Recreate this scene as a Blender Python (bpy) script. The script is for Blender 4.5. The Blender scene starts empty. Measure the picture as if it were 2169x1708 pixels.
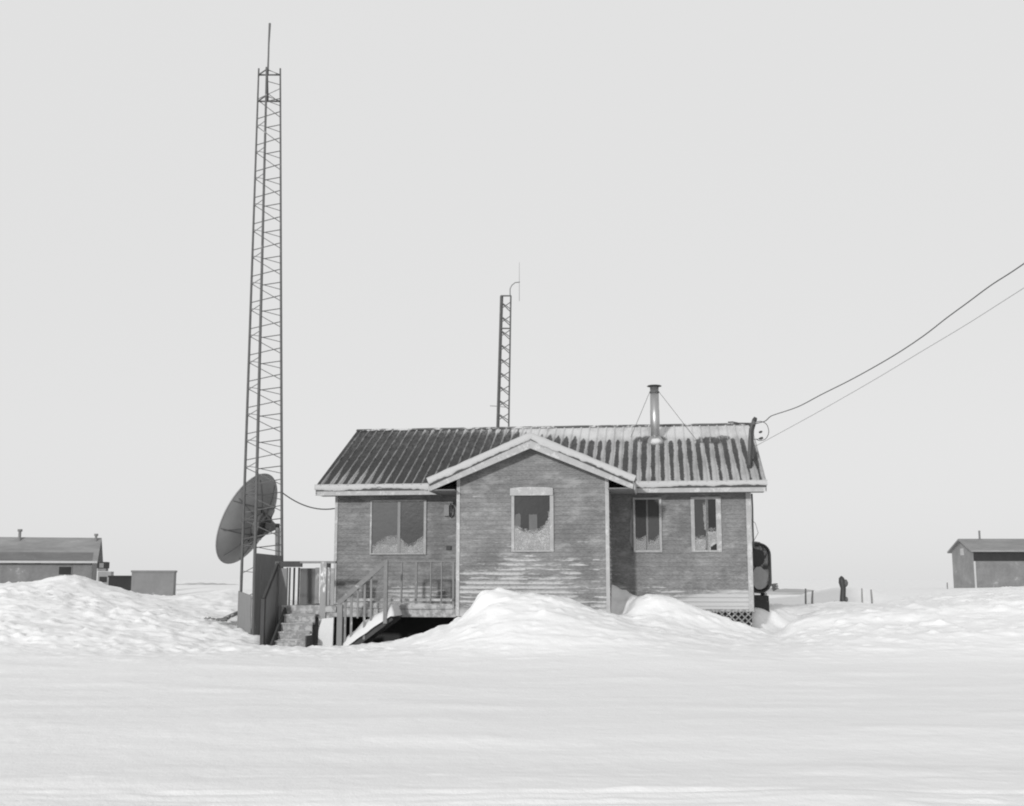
import bpy, math, random
import numpy as np
from mathutils import Vector, Matrix, noise
random.seed(7)
S = bpy.context.scene
C = S.collection

# ------------------------------------------------------------------ camera
F = 2450.0                      # focal length in units of the 2169-wide photograph
TILT = math.atan(374/2450)
CT, ST = math.cos(TILT), math.sin(TILT)
EYE = 1.6
cam = bpy.data.cameras.new('camera'); co = bpy.data.objects.new('camera', cam); C.objects.link(co)
co.location = (0, 0, EYE); co.rotation_euler = (math.pi/2 + TILT, 0, 0)
cam.sensor_width = 36; cam.lens = 36*F/2169; cam.clip_end = 9000; cam.clip_start = .1
S.camera = co
S.render.resolution_x = 1024; S.render.resolution_y = 806

# ------------------------------------------------------------------ light
SUN_EL, SUN_AZ = 13.5, 23.6     # light travels towards +Y turned 23.6 deg towards +X
w = bpy.data.worlds.new("World"); S.world = w; w.use_nodes = True
nt = w.node_tree; nt.nodes.clear()
N = nt.nodes.new; L = nt.links.new
out = N('ShaderNodeOutputWorld'); bg = N('ShaderNodeBackground'); L(bg.outputs[0], out.inputs[0])
sky = N('ShaderNodeTexSky'); sky.sky_type = 'NISHITA'; sky.sun_disc = False
sky.sun_elevation = math.radians(SUN_EL); sky.sun_rotation = math.radians(180+SUN_AZ)
bw = N('ShaderNodeRGBToBW'); L(sky.outputs[0], bw.inputs[0])
tc = N('ShaderNodeTexCoord'); sp = N('ShaderNodeSeparateXYZ'); L(tc.outputs['Generated'], sp.inputs[0])
cr = N('ShaderNodeValToRGB'); L(sp.outputs[2], cr.inputs[0])     # overcast veil, darker overhead
e = cr.color_ramp.elements
e[0].position = 0.0; e[0].color = (7.0,)*3+(1,)
e[1].position = 1.0; e[1].color = (5.0,)*3+(1,)
k = e.new(.12); k.color = (7.25,)*3+(1,)
k = e.new(.56); k.color = (7.5,)*3+(1,)
k = e.new(.75); k.color = (6.0,)*3+(1,)
m1 = N('ShaderNodeMath'); m1.operation = 'MULTIPLY_ADD'; m1.inputs[1].default_value = 0.12
L(bw.outputs[0], m1.inputs[0]); L(cr.outputs[0], m1.inputs[2])
L(m1.outputs[0], bg.inputs[0]); bg.inputs[1].default_value = 0.1
sl = bpy.data.lights.new('sun', 'SUN'); so = bpy.data.objects.new('sun', sl); C.objects.link(so)
sl.energy = 2.35; sl.angle = math.radians(2.5); sl.color = (1, 1, 1)
el, az = math.radians(SUN_EL), math.radians(SUN_AZ)
so.rotation_euler = Vector((math.sin(az)*math.cos(el), math.cos(az)*math.cos(el), -math.sin(el))).to_track_quat('-Z', 'Y').to_euler()
so.location = (-20, -40, 30)
S.view_settings.view_transform = 'Standard'; S.view_settings.look = 'None'
S.view_settings.exposure = -0.02; S.view_settings.gamma = 1
S.cycles.pixel_filter_type = 'BLACKMAN_HARRIS'; S.cycles.filter_width = 2.0
S.cycles.max_bounces = 6; S.cycles.diffuse_bounces = 4

# ------------------------------------------------------------------ pixel <-> place
def hz(py, Y):
    k = (854-py)/F
    return EYE + Y*(k*CT+ST)/(CT-k*ST)
def at(px, py, Y):
    z = hz(py, Y); d = Y*CT+(z-EYE)*ST
    return Vector(((px-1084.5)/F*d, Y, z))
X0, Y0, TH = -4.275, 28.12, .126
HC, HS = math.cos(TH), math.sin(TH)
W_, OS, OF, ZE, ZR, DD, PP, E0, EW, EZR, EO, EOF, ZF, EZL = 9.869, .347, .547, 3.814, 5.621, 3.171, 1.795, 3.321, 3.336, 4.776, .614, .376, .236, 3.786
def ray(px, py):
    a, b = (px-1084.5)/F, (854-py)/F
    return Vector((a, CT-b*ST, ST+b*CT))
def uv(px, py, v=0.0):
    """photograph point on the house plane v=const -> (u, v, z) in the house's own axes"""
    r = ray(px, py)
    # point = t*r ; v = (x-X0)*HS + (y-Y0)*HC
    t = (v + X0*HS + Y0*HC)/(r.x*HS+r.y*HC)
    x, y, z = t*r.x, t*r.y, EYE+t*r.z
    return Vector(((x-X0)*HC-(y-Y0)*HS, v, z))
SLOPE = (ZR-ZE)/(DD+OF)
def roof_hit(px, py):
    lo, hi = -OF, DD
    for _ in range(40):
        m = (lo+hi)/2
        p = uv(px, py, m)
        if p.z < ZE+SLOPE*(m+OF): hi = m     # the ray is under the roof further back
        else: lo = m
    return uv(px, py, lo)

# ------------------------------------------------------------------ materials
class G:
    """tiny node expression helper"""
    def __init__(s, name):
        s.m = bpy.data.materials.new(name); s.m.use_nodes = True
        s.t = s.m.node_tree; s.b = s.t.nodes['Principled BSDF']
        s.tc = s.t.nodes.new('ShaderNodeTexCoord')
        s.sep = s.t.nodes.new('ShaderNodeSeparateXYZ'); s.t.links.new(s.tc.outputs['Object'], s.sep.inputs[0])
        s.x, s.y, s.z = s.sep.outputs
    def f(s, op, a, b=None, c=None, clamp=False):
        n = s.t.nodes.new('ShaderNodeMath'); n.operation = op; n.use_clamp = clamp
        for i, v in enumerate((a, b, c)):
            if v is None: continue
            if isinstance(v, (int, float)): n.inputs[i].default_value = v
            else: s.t.links.new(v, n.inputs[i])
        return n.outputs[0]
    def add(s, a, b): return s.f('ADD', a, b)
    def mul(s, a, b): return s.f('MULTIPLY', a, b)
    def sub(s, a, b): return s.f('SUBTRACT', a, b)
    def vec(s, x, y, z):
        n = s.t.nodes.new('ShaderNodeCombineXYZ')
        for i, v in enumerate((x, y, z)):
            if isinstance(v, (int, float)): n.inputs[i].default_value = v
            else: s.t.links.new(v, n.inputs[i])
        return n.outputs[0]
    def noise(s, scale=1., vec=None, detail=3, rough=.55):
        n = s.t.nodes.new('ShaderNodeTexNoise'); n.inputs['Scale'].default_value = scale
        n.inputs['Detail'].default_value = detail; n.inputs['Roughness'].default_value = rough
        s.t.links.new(vec if vec is not None else s.tc.outputs['Object'], n.inputs['Vector'])
        return n.outputs[0]
    def step(s, v, a, b, o0=0., o1=1.):
        n = s.t.nodes.new('ShaderNodeMapRange'); n.interpolation_type = 'SMOOTHSTEP'
        for i, q in enumerate((v, a, b, o0, o1)):
            if isinstance(q, (int, float)): n.inputs[i].default_value = q
            else: s.t.links.new(q, n.inputs[i])
        return n.outputs[0]
    def mix(s, fac, a, b):
        """scalar mix"""
        d = s.sub(b, a) if not (isinstance(a, (int, float)) and isinstance(b, (int, float))) else b-a
        return s.f('MULTIPLY_ADD', fac, d, a)
    def done(s, grey, rough=.8, bump=None, bs=.3, bd=.02, metal=0., spec=.3):
        if isinstance(grey, (int, float)): s.b.inputs['Base Color'].default_value = (grey,)*3+(1,)
        else: s.t.links.new(grey, s.b.inputs['Base Color'])
        s.b.inputs['Roughness'].default_value = rough; s.b.inputs['Metallic'].default_value = metal
        s.b.inputs['Specular IOR Level'].default_value = spec
        if bump is not None:
            n = s.t.nodes.new('ShaderNodeBump'); n.inputs['Strength'].default_value = bs; n.inputs['Distance'].default_value = bd
            s.t.links.new(bump, n.inputs['Height']); s.t.links.new(n.outputs[0], s.b.inputs['Normal'])
        return s.m
MAT = {}
def plain(name, g, var=.25, sc=6., rough=.8, frost=0., fs=5., stretch=None, metal=0., spec=.3, fg=.72):
    """weathered grey surface; frost = share of it crusted with rime"""
    q = G(name)
    v = q.vec(*[q.mul(c, k) for c, k in zip((q.x, q.y, q.z), stretch or (1, 1, 1))])
    n1 = q.noise(sc, v, 4, .6); n2 = q.noise(sc*5, v, 2)
    n = q.add(q.mul(n1, .7), q.mul(n2, .3))
    col = q.mul(q.f('MULTIPLY_ADD', q.sub(n, .5), var*2.4, 1.), g)
    if frost:
        fn = q.add(q.mul(q.noise(fs, v, 5, .65), .75), q.mul(q.noise(fs*6, v, 2), .25))
        th = .5+(.5-frost)*.38
        fm = q.step(fn, th-.04, th+.06)
        col = q.mix(fm, col, fg)
    MAT[name] = q.done(col, rough, n, .25, .01, metal, spec)
plain('void_shade', .03, .3, 2)  # near-black colour stands for the shade below the house
plain('steel', .10, .5, 9, .6, metal=.0, frost=.12, fs=4, fg=.4)
plain('steel_thin', .13, .4, 9, .6)
plain('cable', .05, .2, 5)
plain('thin_wire', .16, .2, 5)
plain('dish', .30, .22, 1.6, .55, frost=.06, fs=3, fg=.4)
plain('dark_metal', .05, .4, 8, .6, frost=.12, fs=7, fg=.35)
plain('plywood', .21, .3, 3, stretch=(6, 6, .5), frost=.1, fs=2., fg=.38)
plain('plywood_dark', .14, .35, 3, stretch=(6, 6, .5), frost=.1, fs=2., fg=.3)
plain('lumber', .27, .3, 5, stretch=(1, 1, .35), frost=.25, fs=4)
plain('lumber_grey', .20, .3, 5, stretch=(1, 1, .35), frost=.15, fs=4, fg=.5)
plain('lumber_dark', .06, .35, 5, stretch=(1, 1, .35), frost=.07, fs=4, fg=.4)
plain('white_trim', .38, .25, 7, frost=.35, fs=4, fg=.5)
plain('window_trim', .33, .3, 8, frost=.3, fs=6, fg=.47)
plain('rim_frosted', .24, .4, 6, frost=.5, fs=9, fg=.40)
plain('fascia', .36, .25, 6, frost=.35, fs=5, fg=.48)
plain('glass', .022, .35, 3.5, .25, spec=.25)
plain('glass_hazy', .04, .3, 3., .35, spec=.25)
plain('frost', .39, .3, 9, .9)
plain('frost_thin', .25, .25, 9, .9)
def speckle():
    q = G('frost_speckle'); n = q.noise(38, None, 3, .75)
    q.done(q.mul(.34, q.add(.6, q.mul(n, .8))), .9)
    q.t.links.new(q.mul(q.step(q.add(n, q.mul(q.sub(q.noise(5.), .5), .5)), .34, .68), .75), q.b.inputs['Alpha'])
    MAT['frost_speckle'] = q.m
speckle()
plain('curtain', .12, .25, 6)
plain('galvanised', .42, .2, 4, .38, stretch=(1, 1, .5), metal=.75, frost=.1, fs=5)
plain('tank_body', .045, .3, 6, .5)
plain('far_roof', .25, .5, .7, stretch=(.4, 1, 1.4), frost=.12, fs=.8, fg=.4)
plain('far_roof_dark', .16, .4, 1.4, stretch=(.4, 1, 1.4), frost=.12, fs=1.6, fg=.25)
plain('far_wall', .19, .5, .9, frost=.16, fs=.9, fg=.34)
plain('far_wall_dark', .03, .4, 1.2)
plain('far_pale', .2, .3, .9, frost=.1, fs=1.2, fg=.35)
plain('far_trim', .45, .2, 2)
plain('wood_post', .11, .4, 8)
plain('old_wood', .16, .4, 5, frost=.3, fs=4)
plain('far_ground', .42, .3, .3, stretch=(.3, 1, 1), frost=.45, fs=.5, fg=.62)

def snow_mat(name, alb=.86):
    q = G(name)
    v = q.vec(q.mul(q.x, .6), q.mul(q.y, 1.3), q.z)
    a = q.noise(.8, v, 4, .6); b = q.noise(7., None, 4, .6); c = q.noise(45, None, 2)
    col = q.mul(q.f('MULTIPLY_ADD', q.sub(a, .5), .07, 1.), alb)
    h = q.add(q.mul(a, .42), q.add(q.mul(b, .15), q.mul(c, .05)))
    MAT[name] = q.done(col, .9, h, .55, .16, spec=.15)
    q.b.inputs['Subsurface Weight'].default_value = 0.0
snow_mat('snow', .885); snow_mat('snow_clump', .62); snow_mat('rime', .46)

# clapboard with rime lying on the laps
def siding_mat(name, z_lo, z_hi, bias, seed, packed=0.):
    q = G(name)
    fine = q.noise(26, q.vec(q.mul(q.x, .6), q.y, q.mul(q.z, 2.)), 3, .7)
    course = q.f('FLOOR', q.mul(q.z, 10.))
    fr = q.f('FRACT', q.mul(q.z, 10.))
    v = q.vec(q.add(q.mul(q.x, 1.25), seed), q.mul(q.y, .2), q.add(q.mul(course, 2.9), q.mul(q.z, 9.)))
    n = q.noise(1.6, v, 5, .7)
    big = q.noise(.75, q.vec(q.add(q.x, seed*3), q.y, q.mul(q.z, 1.3)), 2, .5)
    h = q.step(q.z, z_hi, z_lo)
    amt = q.add(q.add(q.mul(h, .21), q.mul(q.sub(big, .5), .62)), bias)
    th = q.sub(.66, amt)
    m = q.mul(q.step(n, th, q.add(th, .11)), q.step(fine, .30, .52, .35, 1.))
    lip = q.step(fr, .85, .25, .2, 1.)                      # most of it sits just over each lap
    solid = q.step(q.z, q.add(z_lo, q.mul(big, .1)), z_lo-.1)
    m = q.f('MAXIMUM', q.mul(m, lip), q.mul(solid, .8))
    if packed:           # snow plastered on the boards at the right-hand end
        top = q.add(1.08, q.mul(q.step(q.x, 7.3, 9.2), .34))
        pk = q.mul(q.step(q.add(q.z, q.mul(q.sub(n, .5), .5)), top, q.sub(top, .16)), q.step(q.x, 7.0, 8.4))
        m = q.f('MAXIMUM', m, q.mul(pk, q.step(fr, .95, .6, .55, 1.)))
    base = q.mul(.178, q.f('MULTIPLY_ADD', q.sub(q.noise(2.2, q.vec(q.mul(q.x, .5), 0., q.mul(course, .37)), 3), .5), .35, 1.))
    base = q.mul(base, q.f('MULTIPLY_ADD', q.sub(fine, .5), 1.5, 1.))
    stain = q.noise(1.1, q.vec(q.add(q.x, seed), 0., q.mul(q.z, .8)), 4, .6)
    base = q.mul(base, q.step(stain, .3, .62, .78, 1.12))
    # thin rime haze
    haze = q.step(q.noise(3.5, q.vec(q.mul(q.x, .6), seed, q.mul(q.z, 1.6)), 5, .7), .46, .72)
    base = q.mix(q.mul(haze, .3), base, .5)
    col = q.mix(m, base, .47)
    MAT[name] = q.done(col, .85, fine, .3, .01)
siding_mat('siding_main', 1.06, 1.85, .0, 2.3, 1.)
siding_mat('siding_gable', .98, 2.9, .06, 8.1)

# ribbed roofing with blown snow between the ribs
PITCH = .222
def roof_mat():
    q = G('roofing')
    t = q.f('DIVIDE', q.sub(q.z, ZE), ZR-ZE)
    ph = q.f('FRACT', q.f('DIVIDE', q.x, PITCH))             # rib at 0, middle of the pan at .5
    cell = q.f('FLOOR', q.f('DIVIDE', q.x, PITCH))
    d = q.mul(q.f('ABSOLUTE', q.sub(ph, .5)), 1.)            # 0 pan centre .. .5 rib
    right = q.step(q.x, 2.6, 7.0)
    ncell = q.noise(1., q.vec(q.mul(cell, 7.31), q.mul(t, 1.6), 0.), 2)
    n2 = q.noise(2.4, q.vec(q.mul(q.x, .9), q.mul(t, 2.2), 3.), 4, .6)
    half = q.mix(right, .50, .27)                            # half width of the bare pan
    half = q.add(half, q.mul(q.sub(ncell, .5), .42))
    half = q.add(half, q.mul(q.sub(n2, .5), .26))
    # drifted lower left corner
    ll = q.mul(q.step(q.x, 2.3, .3), q.step(t, .42, .05))
    half = q.sub(half, q.mul(ll, .26))
    # lower right is snowier
    lr = q.mul(q.step(q.x, 6.9, 8.6), q.step(t, .5, .1))
    half = q.sub(half, q.mul(lr, .13))
    # snow under the ridge, deeper to the right
    rl = q.add(t, q.mul(q.sub(n2, .5), .3))
    band = q.step(rl, q.mix(q.step(q.x, 1.5, 7.), .84, .66), q.mix(q.step(q.x, 1.5, 7.), 1.06, .84))
    band = q.mul(band, q.step(q.x, -.2, 1.6))
    half = q.sub(half, q.mul(band, q.mix(q.step(q.x, 3., 6.5), .26, .75)))
    half = q.add(half, q.mul(q.sub(q.noise(9, q.vec(q.mul(q.x, 3.), q.mul(t, 5.), 5.), 5, .8), .5), .5))
    m = q.step(d, q.sub(half, .05), q.add(half, .08))
    # melted patches round the stove pipe and further right
    def blob(cx, ct, rx, rt):
        a = q.f('DIVIDE', q.sub(q.x, cx), rx); b = q.f('DIVIDE', q.sub(t, ct), rt)
        r = q.f('SQRT', q.add(q.mul(a, a), q.mul(b, b)))
        return q.step(q.add(r, q.mul(q.sub(q.noise(7, q.vec(q.x, t, 0.), 3), .5), 1.3)), 1.05, .6)
    bl = q.f('MAXIMUM', blob(B1[0], B1[1], .50, .07), blob(B2[0], B2[1], .45, .07))
    bl = q.f('MAXIMUM', bl, blob(B3[0], B3[1], .2, .06))
    m = q.mul(m, q.sub(1., bl))
    line = q.step(d, .47, .495)                               # lap line down the middle of each rib
    m = q.mul(m, q.mix(q.mul(line, q.mix(right, .6, .6)), 1., .35))
    # thin film of dust over everything
    film = q.mul(q.step(q.noise(6, q.vec(q.mul(q.x, 2.), q.mul(t, 2.5), 1.), 6, .8), .38, .66), q.add(q.mix(q.step(t, .35, .8), .07, .2), q.mul(band, .4)))
    thin = q.mul(q.step(d, .34, .40), q.mul(.62, q.step(q.noise(3.2, q.vec(q.mul(cell, 3.1), q.mul(t, 3.), 0.), 4, .7), .35, .6)))
    m = q.f('MAXIMUM', m, q.f('MAXIMUM', film, thin))
    grain = q.noise(40, None, 2)
    bare = q.mul(q.mix(right, .034, .048), q.f('MULTIPLY_ADD', q.sub(grain, .5), 1.2, 1.))
    white = q.mix(right, .36, .44)
    white = q.mix(band, white, .60)
    white = q.mul(white, q.step(q.noise(1.3, q.vec(q.mul(q.x, 1.4), q.mul(t, 2.), 8.), 4, .65), .32, .6, .74, 1.04))
    MAT['roofing'] = q.done(q.mix(m, bare, white), .7, m, .3, .02)

def bt(px, py):
    p = roof_hit(px, py); return p.x, (p.z-ZE)/(ZR-ZE)
B1, B2, B3 = bt(1378, 931), bt(1506, 933), bt(1531, 929)
roof_mat()
# ------------------------------------------------------------------ mesh helpers
class MB:
    def __init__(s): s.v = []; s.f = []
    def quad(s, *p):
        b = len(s.v); s.v += [tuple(q) for q in p]; s.f.append(tuple(range(b, b+len(p)))); return s
    def box(s, x0, x1, y0, y1, z0, z1):
        b = len(s.v)
        s.v += [(x, y, z) for z in (z0, z1) for y in (y0, y1) for x in (x0, x1)]
        s.f += [tuple(b+i for i in q) for q in ((0, 2, 3, 1), (4, 5, 7, 6), (0, 1, 5, 4), (2, 6, 7, 3), (0, 4, 6, 2), (1, 3, 7, 5))]
        return s
    def beam(s, a, b, w, h, up=(0, 0, 1)):
        a, b = Vector(a), Vector(b); d = (b-a).normalized(); up = Vector(up)
        if abs(d.dot(up)) > .98: up = Vector((0, 1, 0))
        x = d.cross(up).normalized(); y = x.cross(d).normalized()
        n = len(s.v)
        for p in (a, b):
            for sx, sy in ((-1, -1), (1, -1), (1, 1), (-1, 1)):
                s.v.append(tuple(p+x*(w/2*sx)+y*(h/2*sy)))
        s.f += [tuple(n+i for i in q) for q in ((0, 1, 2, 3), (7, 6, 5, 4), (0, 4, 5, 1), (1, 5, 6, 2), (2, 6, 7, 3), (3, 7, 4, 0))]
        return s
    def tube(s, pts, r, seg=8, cap=True):
        pts = [Vector(p) for p in pts]; rs = r if isinstance(r, (list, tuple)) else [r]*len(pts)
        n0 = len(s.v)
        d0 = (pts[1]-pts[0]).normalized()
        x = d0.cross(Vector((0, 0, 1)))
        if x.length < .05: x = d0.cross(Vector((0, 1, 0)))
        x.normalize()
        for i, p in enumerate(pts):
            d = (pts[min(i+1, len(pts)-1)]-pts[max(i-1, 0)]).normalized()
            x = (x-d*x.dot(d)).normalized(); y = d.cross(x)
            for k in range(seg):
                a = 2*math.pi*k/seg
                s.v.append(tuple(p+(x*math.cos(a)+y*math.sin(a))*rs[i]))
        for i in range(len(pts)-1):
            for k in range(seg):
                a = n0+i*seg+k; b = n0+i*seg+(k+1) % seg
                s.f.append((a, b, b+seg, a+seg))
        if cap:
            s.f.append(tuple(n0+k for k in range(seg))[::-1]); s.f.append(tuple(n0+(len(pts)-1)*seg+k for k in range(seg)))
        return s
    def build(s, name, mat, parent=None, smooth=False):
        me = bpy.data.meshes.new(name); me.from_pydata(s.v, [], s.f); me.update()
        if smooth: me.polygons.foreach_set('use_smooth', [True]*len(me.polygons))
        o = bpy.data.objects.new(name, me); C.objects.link(o)
        if mat: me.materials.append(MAT[mat])
        if parent: o.parent = parent
        return o
def tag(o, label=None, cat=None, group=None, kind=None):
    for k_, v_ in (('label', label), ('category', cat), ('group', group), ('kind', kind)):
        if v_: o[k_] = v_
    return o
def empty(name, loc, rz=0, **kw):
    o = bpy.data.objects.new(name, None); C.objects.link(o); o.location = loc; o.rotation_euler = (0, 0, rz)
    o.empty_display_size = .2
    return tag(o, **kw)
def lump(mb, c, r, seed=0, n=14, m=8, amp=.18):
    """an uneven rounded clump of snow; r = (rx, ry, rz)"""
    b = len(mb.v); c = Vector(c)
    for j in range(m+1):
        th = math.pi*j/m
        for i in range(n):
            a = 2*math.pi*i/n
            d = Vector((math.sin(th)*math.cos(a), math.sin(th)*math.sin(a), math.cos(th)))
            k = 1+amp*noise.noise(d*1.7+Vector((seed*3.1, 0, 0)))*1.6
            mb.v.append(tuple(c+Vector((d.x*r[0]*k, d.y*r[1]*k, d.z*r[2]*k))))
    for j in range(m):
        for i in range(n):
            mb.f.append((b+j*n+i, b+(j+1)*n+i, b+(j+1)*n+(i+1) % n, b+j*n+(i+1) % n))
    return mb

# ------------------------------------------------------------------ snow-covered ground
def rowz(z, pts=None):
    return [(-4000, z), (6200, z)]
def rowp(Y, pts):
    return [(p, hz(q, Y)) for p, q in pts]
A_CREST = [(-4000, 1325), (-300, 1325), (0, 1328), (250, 1348), (430, 1367), (540, 1371), (700, 1372), (770, 1366), (840, 1358), (880, 1348), (905, 1342), (930, 1325), (957, 1321), (963, 1312),
           (975, 1312), (988, 1303), (1000, 1284), (1008, 1268), (1018, 1256), (1032, 1251), (1050, 1249), (1080, 1254), (1110, 1258), (1150, 1260), (1180, 1264), (1215, 1278), (1250, 1290), (1290, 1303),
           (1340, 1312), (1380, 1306), (1420, 1312), (1500, 1332), (1600, 1354), (1650, 1354), (1700, 1340), (1800, 1325), (2169, 1300), (2600, 1290), (6200, 1290)]
B_CREST = [(-4000, 1310), (0, 1312), (250, 1334), (430, 1356), (540, 1366), (600, 1378), (900, 1384), (955, 1378), (975, 1306), (1288, 1303), (1312, 1306), (1326, 1300), (1336, 1282), (1348, 1266), (1362, 1260), (1382, 1258),
           (1408, 1262), (1440, 1273), (1500, 1297), (1550, 1316), (1600, 1335), (1628, 1347), (1645, 1351), (1656, 1340), (1668, 1322), (1700, 1311), (1760, 1302), (1850, 1296), (2169, 1276), (6200, 1270)]
ROWS = [
 (-400, rowz(0)), (-20, rowz(0)), (4, rowz(0)), (8, rowz(0)), (9.5, rowz(.02)), (11, rowz(-.01)), (13, rowz(.03)), (16, rowz(0.0)), (19, rowz(.04)),
 (21.5, rowp(21.5, [(-4000, 1395), (300, 1398), (800, 1402), (1100, 1392), (1400, 1388), (1700, 1394), (2300, 1390), (6200, 1390)])),
 (23.6, rowp(23.6, [(-4000, 1362), (0, 1365), (400, 1382), (700, 1383), (900, 1366), (1000, 1330), (1080, 1312), (1150, 1312), (1250, 1324), (1400, 1344), (1550, 1366), (1650, 1370), (1800, 1352), (2169, 1335), (6200, 1330)])),
 (24.4, rowp(24.4, [(-4000, 1345), (0, 1348), (250, 1360), (430, 1374), (700, 1377), (830, 1366), (900, 1350), (960, 1328), (1000, 1306), (1040, 1283), (1150, 1278), (1250, 1303), (1340, 1326), (1400, 1328), (1450, 1338), (1600, 1362), (1650, 1362), (1750, 1345), (2169, 1318), (6200, 1310)])),
 (25.15, rowp(25.15, A_CREST)),
 (26.15, rowp(26.15, B_CREST)),
 (27.15, rowp(27.15, [(-4000, 1292), (0, 1292), (250, 1312), (420, 1332), (500, 1336), (548, 1342), (575, 1366), (620, 1378), (955, 1384), (985, 1310), (1285, 1236), (1300, 1243), (1345, 1268), (1380, 1288), (1480, 1330), (1592, 1356), (1615, 1356), (1640, 1352), (1668, 1340), (1700, 1310), (1800, 1295), (2169, 1266), (6200, 1262)])),
 (28.3, rowp(28.3, [(-4000, 1270), (0, 1270), (250, 1292), (380, 1306), (480, 1318), (500, 1330), (560, 1338), (620, 1360), (955, 1370), (1500, 1330), (1580, 1306), (1602, 1300), (1640, 1328), (1668, 1336), (1690, 1322), (1720, 1303), (1800, 1291), (2169, 1260), (6200, 1258)])),
 (28.75, rowp(28.75, [(-4000, 1264), (0, 1264), (250, 1288), (380, 1302), (470, 1312), (560, 1325), (620, 1340), (955, 1360), (1500, 1320), (1580, 1290), (1602, 1286), (1625, 1290), (1645, 1302), (1668, 1318), (1690, 1318), (1720, 1301), (1800, 1290), (2169, 1259), (6200, 1257)])),
 (30, rowp(30, [(-4000, 1250), (0, 1252), (250, 1276), (400, 1292), (560, 1300), (700, 1310), (1500, 1300), (1600, 1284), (1700, 1290), (1850, 1288), (2000, 1268), (2169, 1255), (6200, 1255)])),
 (34, rowp(34, [(-4000, 1236), (-300, 1238), (0, 1239), (40, 1239), (70, 1235), (100, 1228), (130, 1223), (165, 1224), (195, 1232), (220, 1241), (262, 1253), (300, 1262), (340, 1266), (400, 1264), (480, 1258), (600, 1268), (1500, 1290), (1700, 1284), (1790, 1277), (1850, 1283), (1930, 1268), (2030, 1254), (2169, 1247), (6200, 1247)])),
 (40, rowp(40, [(-4000, 1242), (0, 1246), (150, 1242), (350, 1272), (480, 1258), (600, 1266), (1600, 1284), (1750, 1285), (1850, 1287), (2030, 1256), (2169, 1250), (6200, 1250)])),
 (48, rowp(48, [(-4000, 1246), (0, 1250), (180, 1256), (260, 1268), (350, 1274), (420, 1264), (490, 1248), (600, 1256), (1600, 1272), (1690, 1265), (1740, 1250), (1780, 1243), (1830, 1247), (1900, 1262), (2030, 1252), (2169, 1246), (6200, 1248)])),
 (62, rowp(62, [(-4000, 1250), (180, 1252), (250, 1264), (350, 1272), (420, 1262), (600, 1252), (1650, 1262), (1760, 1262), (1900, 1262), (2030, 1249), (2169, 1246), (6200, 1248)])),
 (95, rowp(95, [(-4000, 1246), (180, 1247), (260, 1256), (350, 1258), (450, 1247), (600, 1244), (1650, 1252), (1900, 1252), (2030, 1247), (2169, 1244), (6200, 1244)])),
 (180, rowp(180, [(-4000, 1238), (350, 1238), (1650, 1240), (6200, 1238)])),
 (500, rowp(500, [(-4000, 1232), (6200, 1232)])),
 (1500, rowp(1500, [(-4000, 1229.5), (6200, 1229.5)])),
 (6000, rowp(6000, [(-4000, 1228.6), (6200, 1228.6)])),
]
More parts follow.
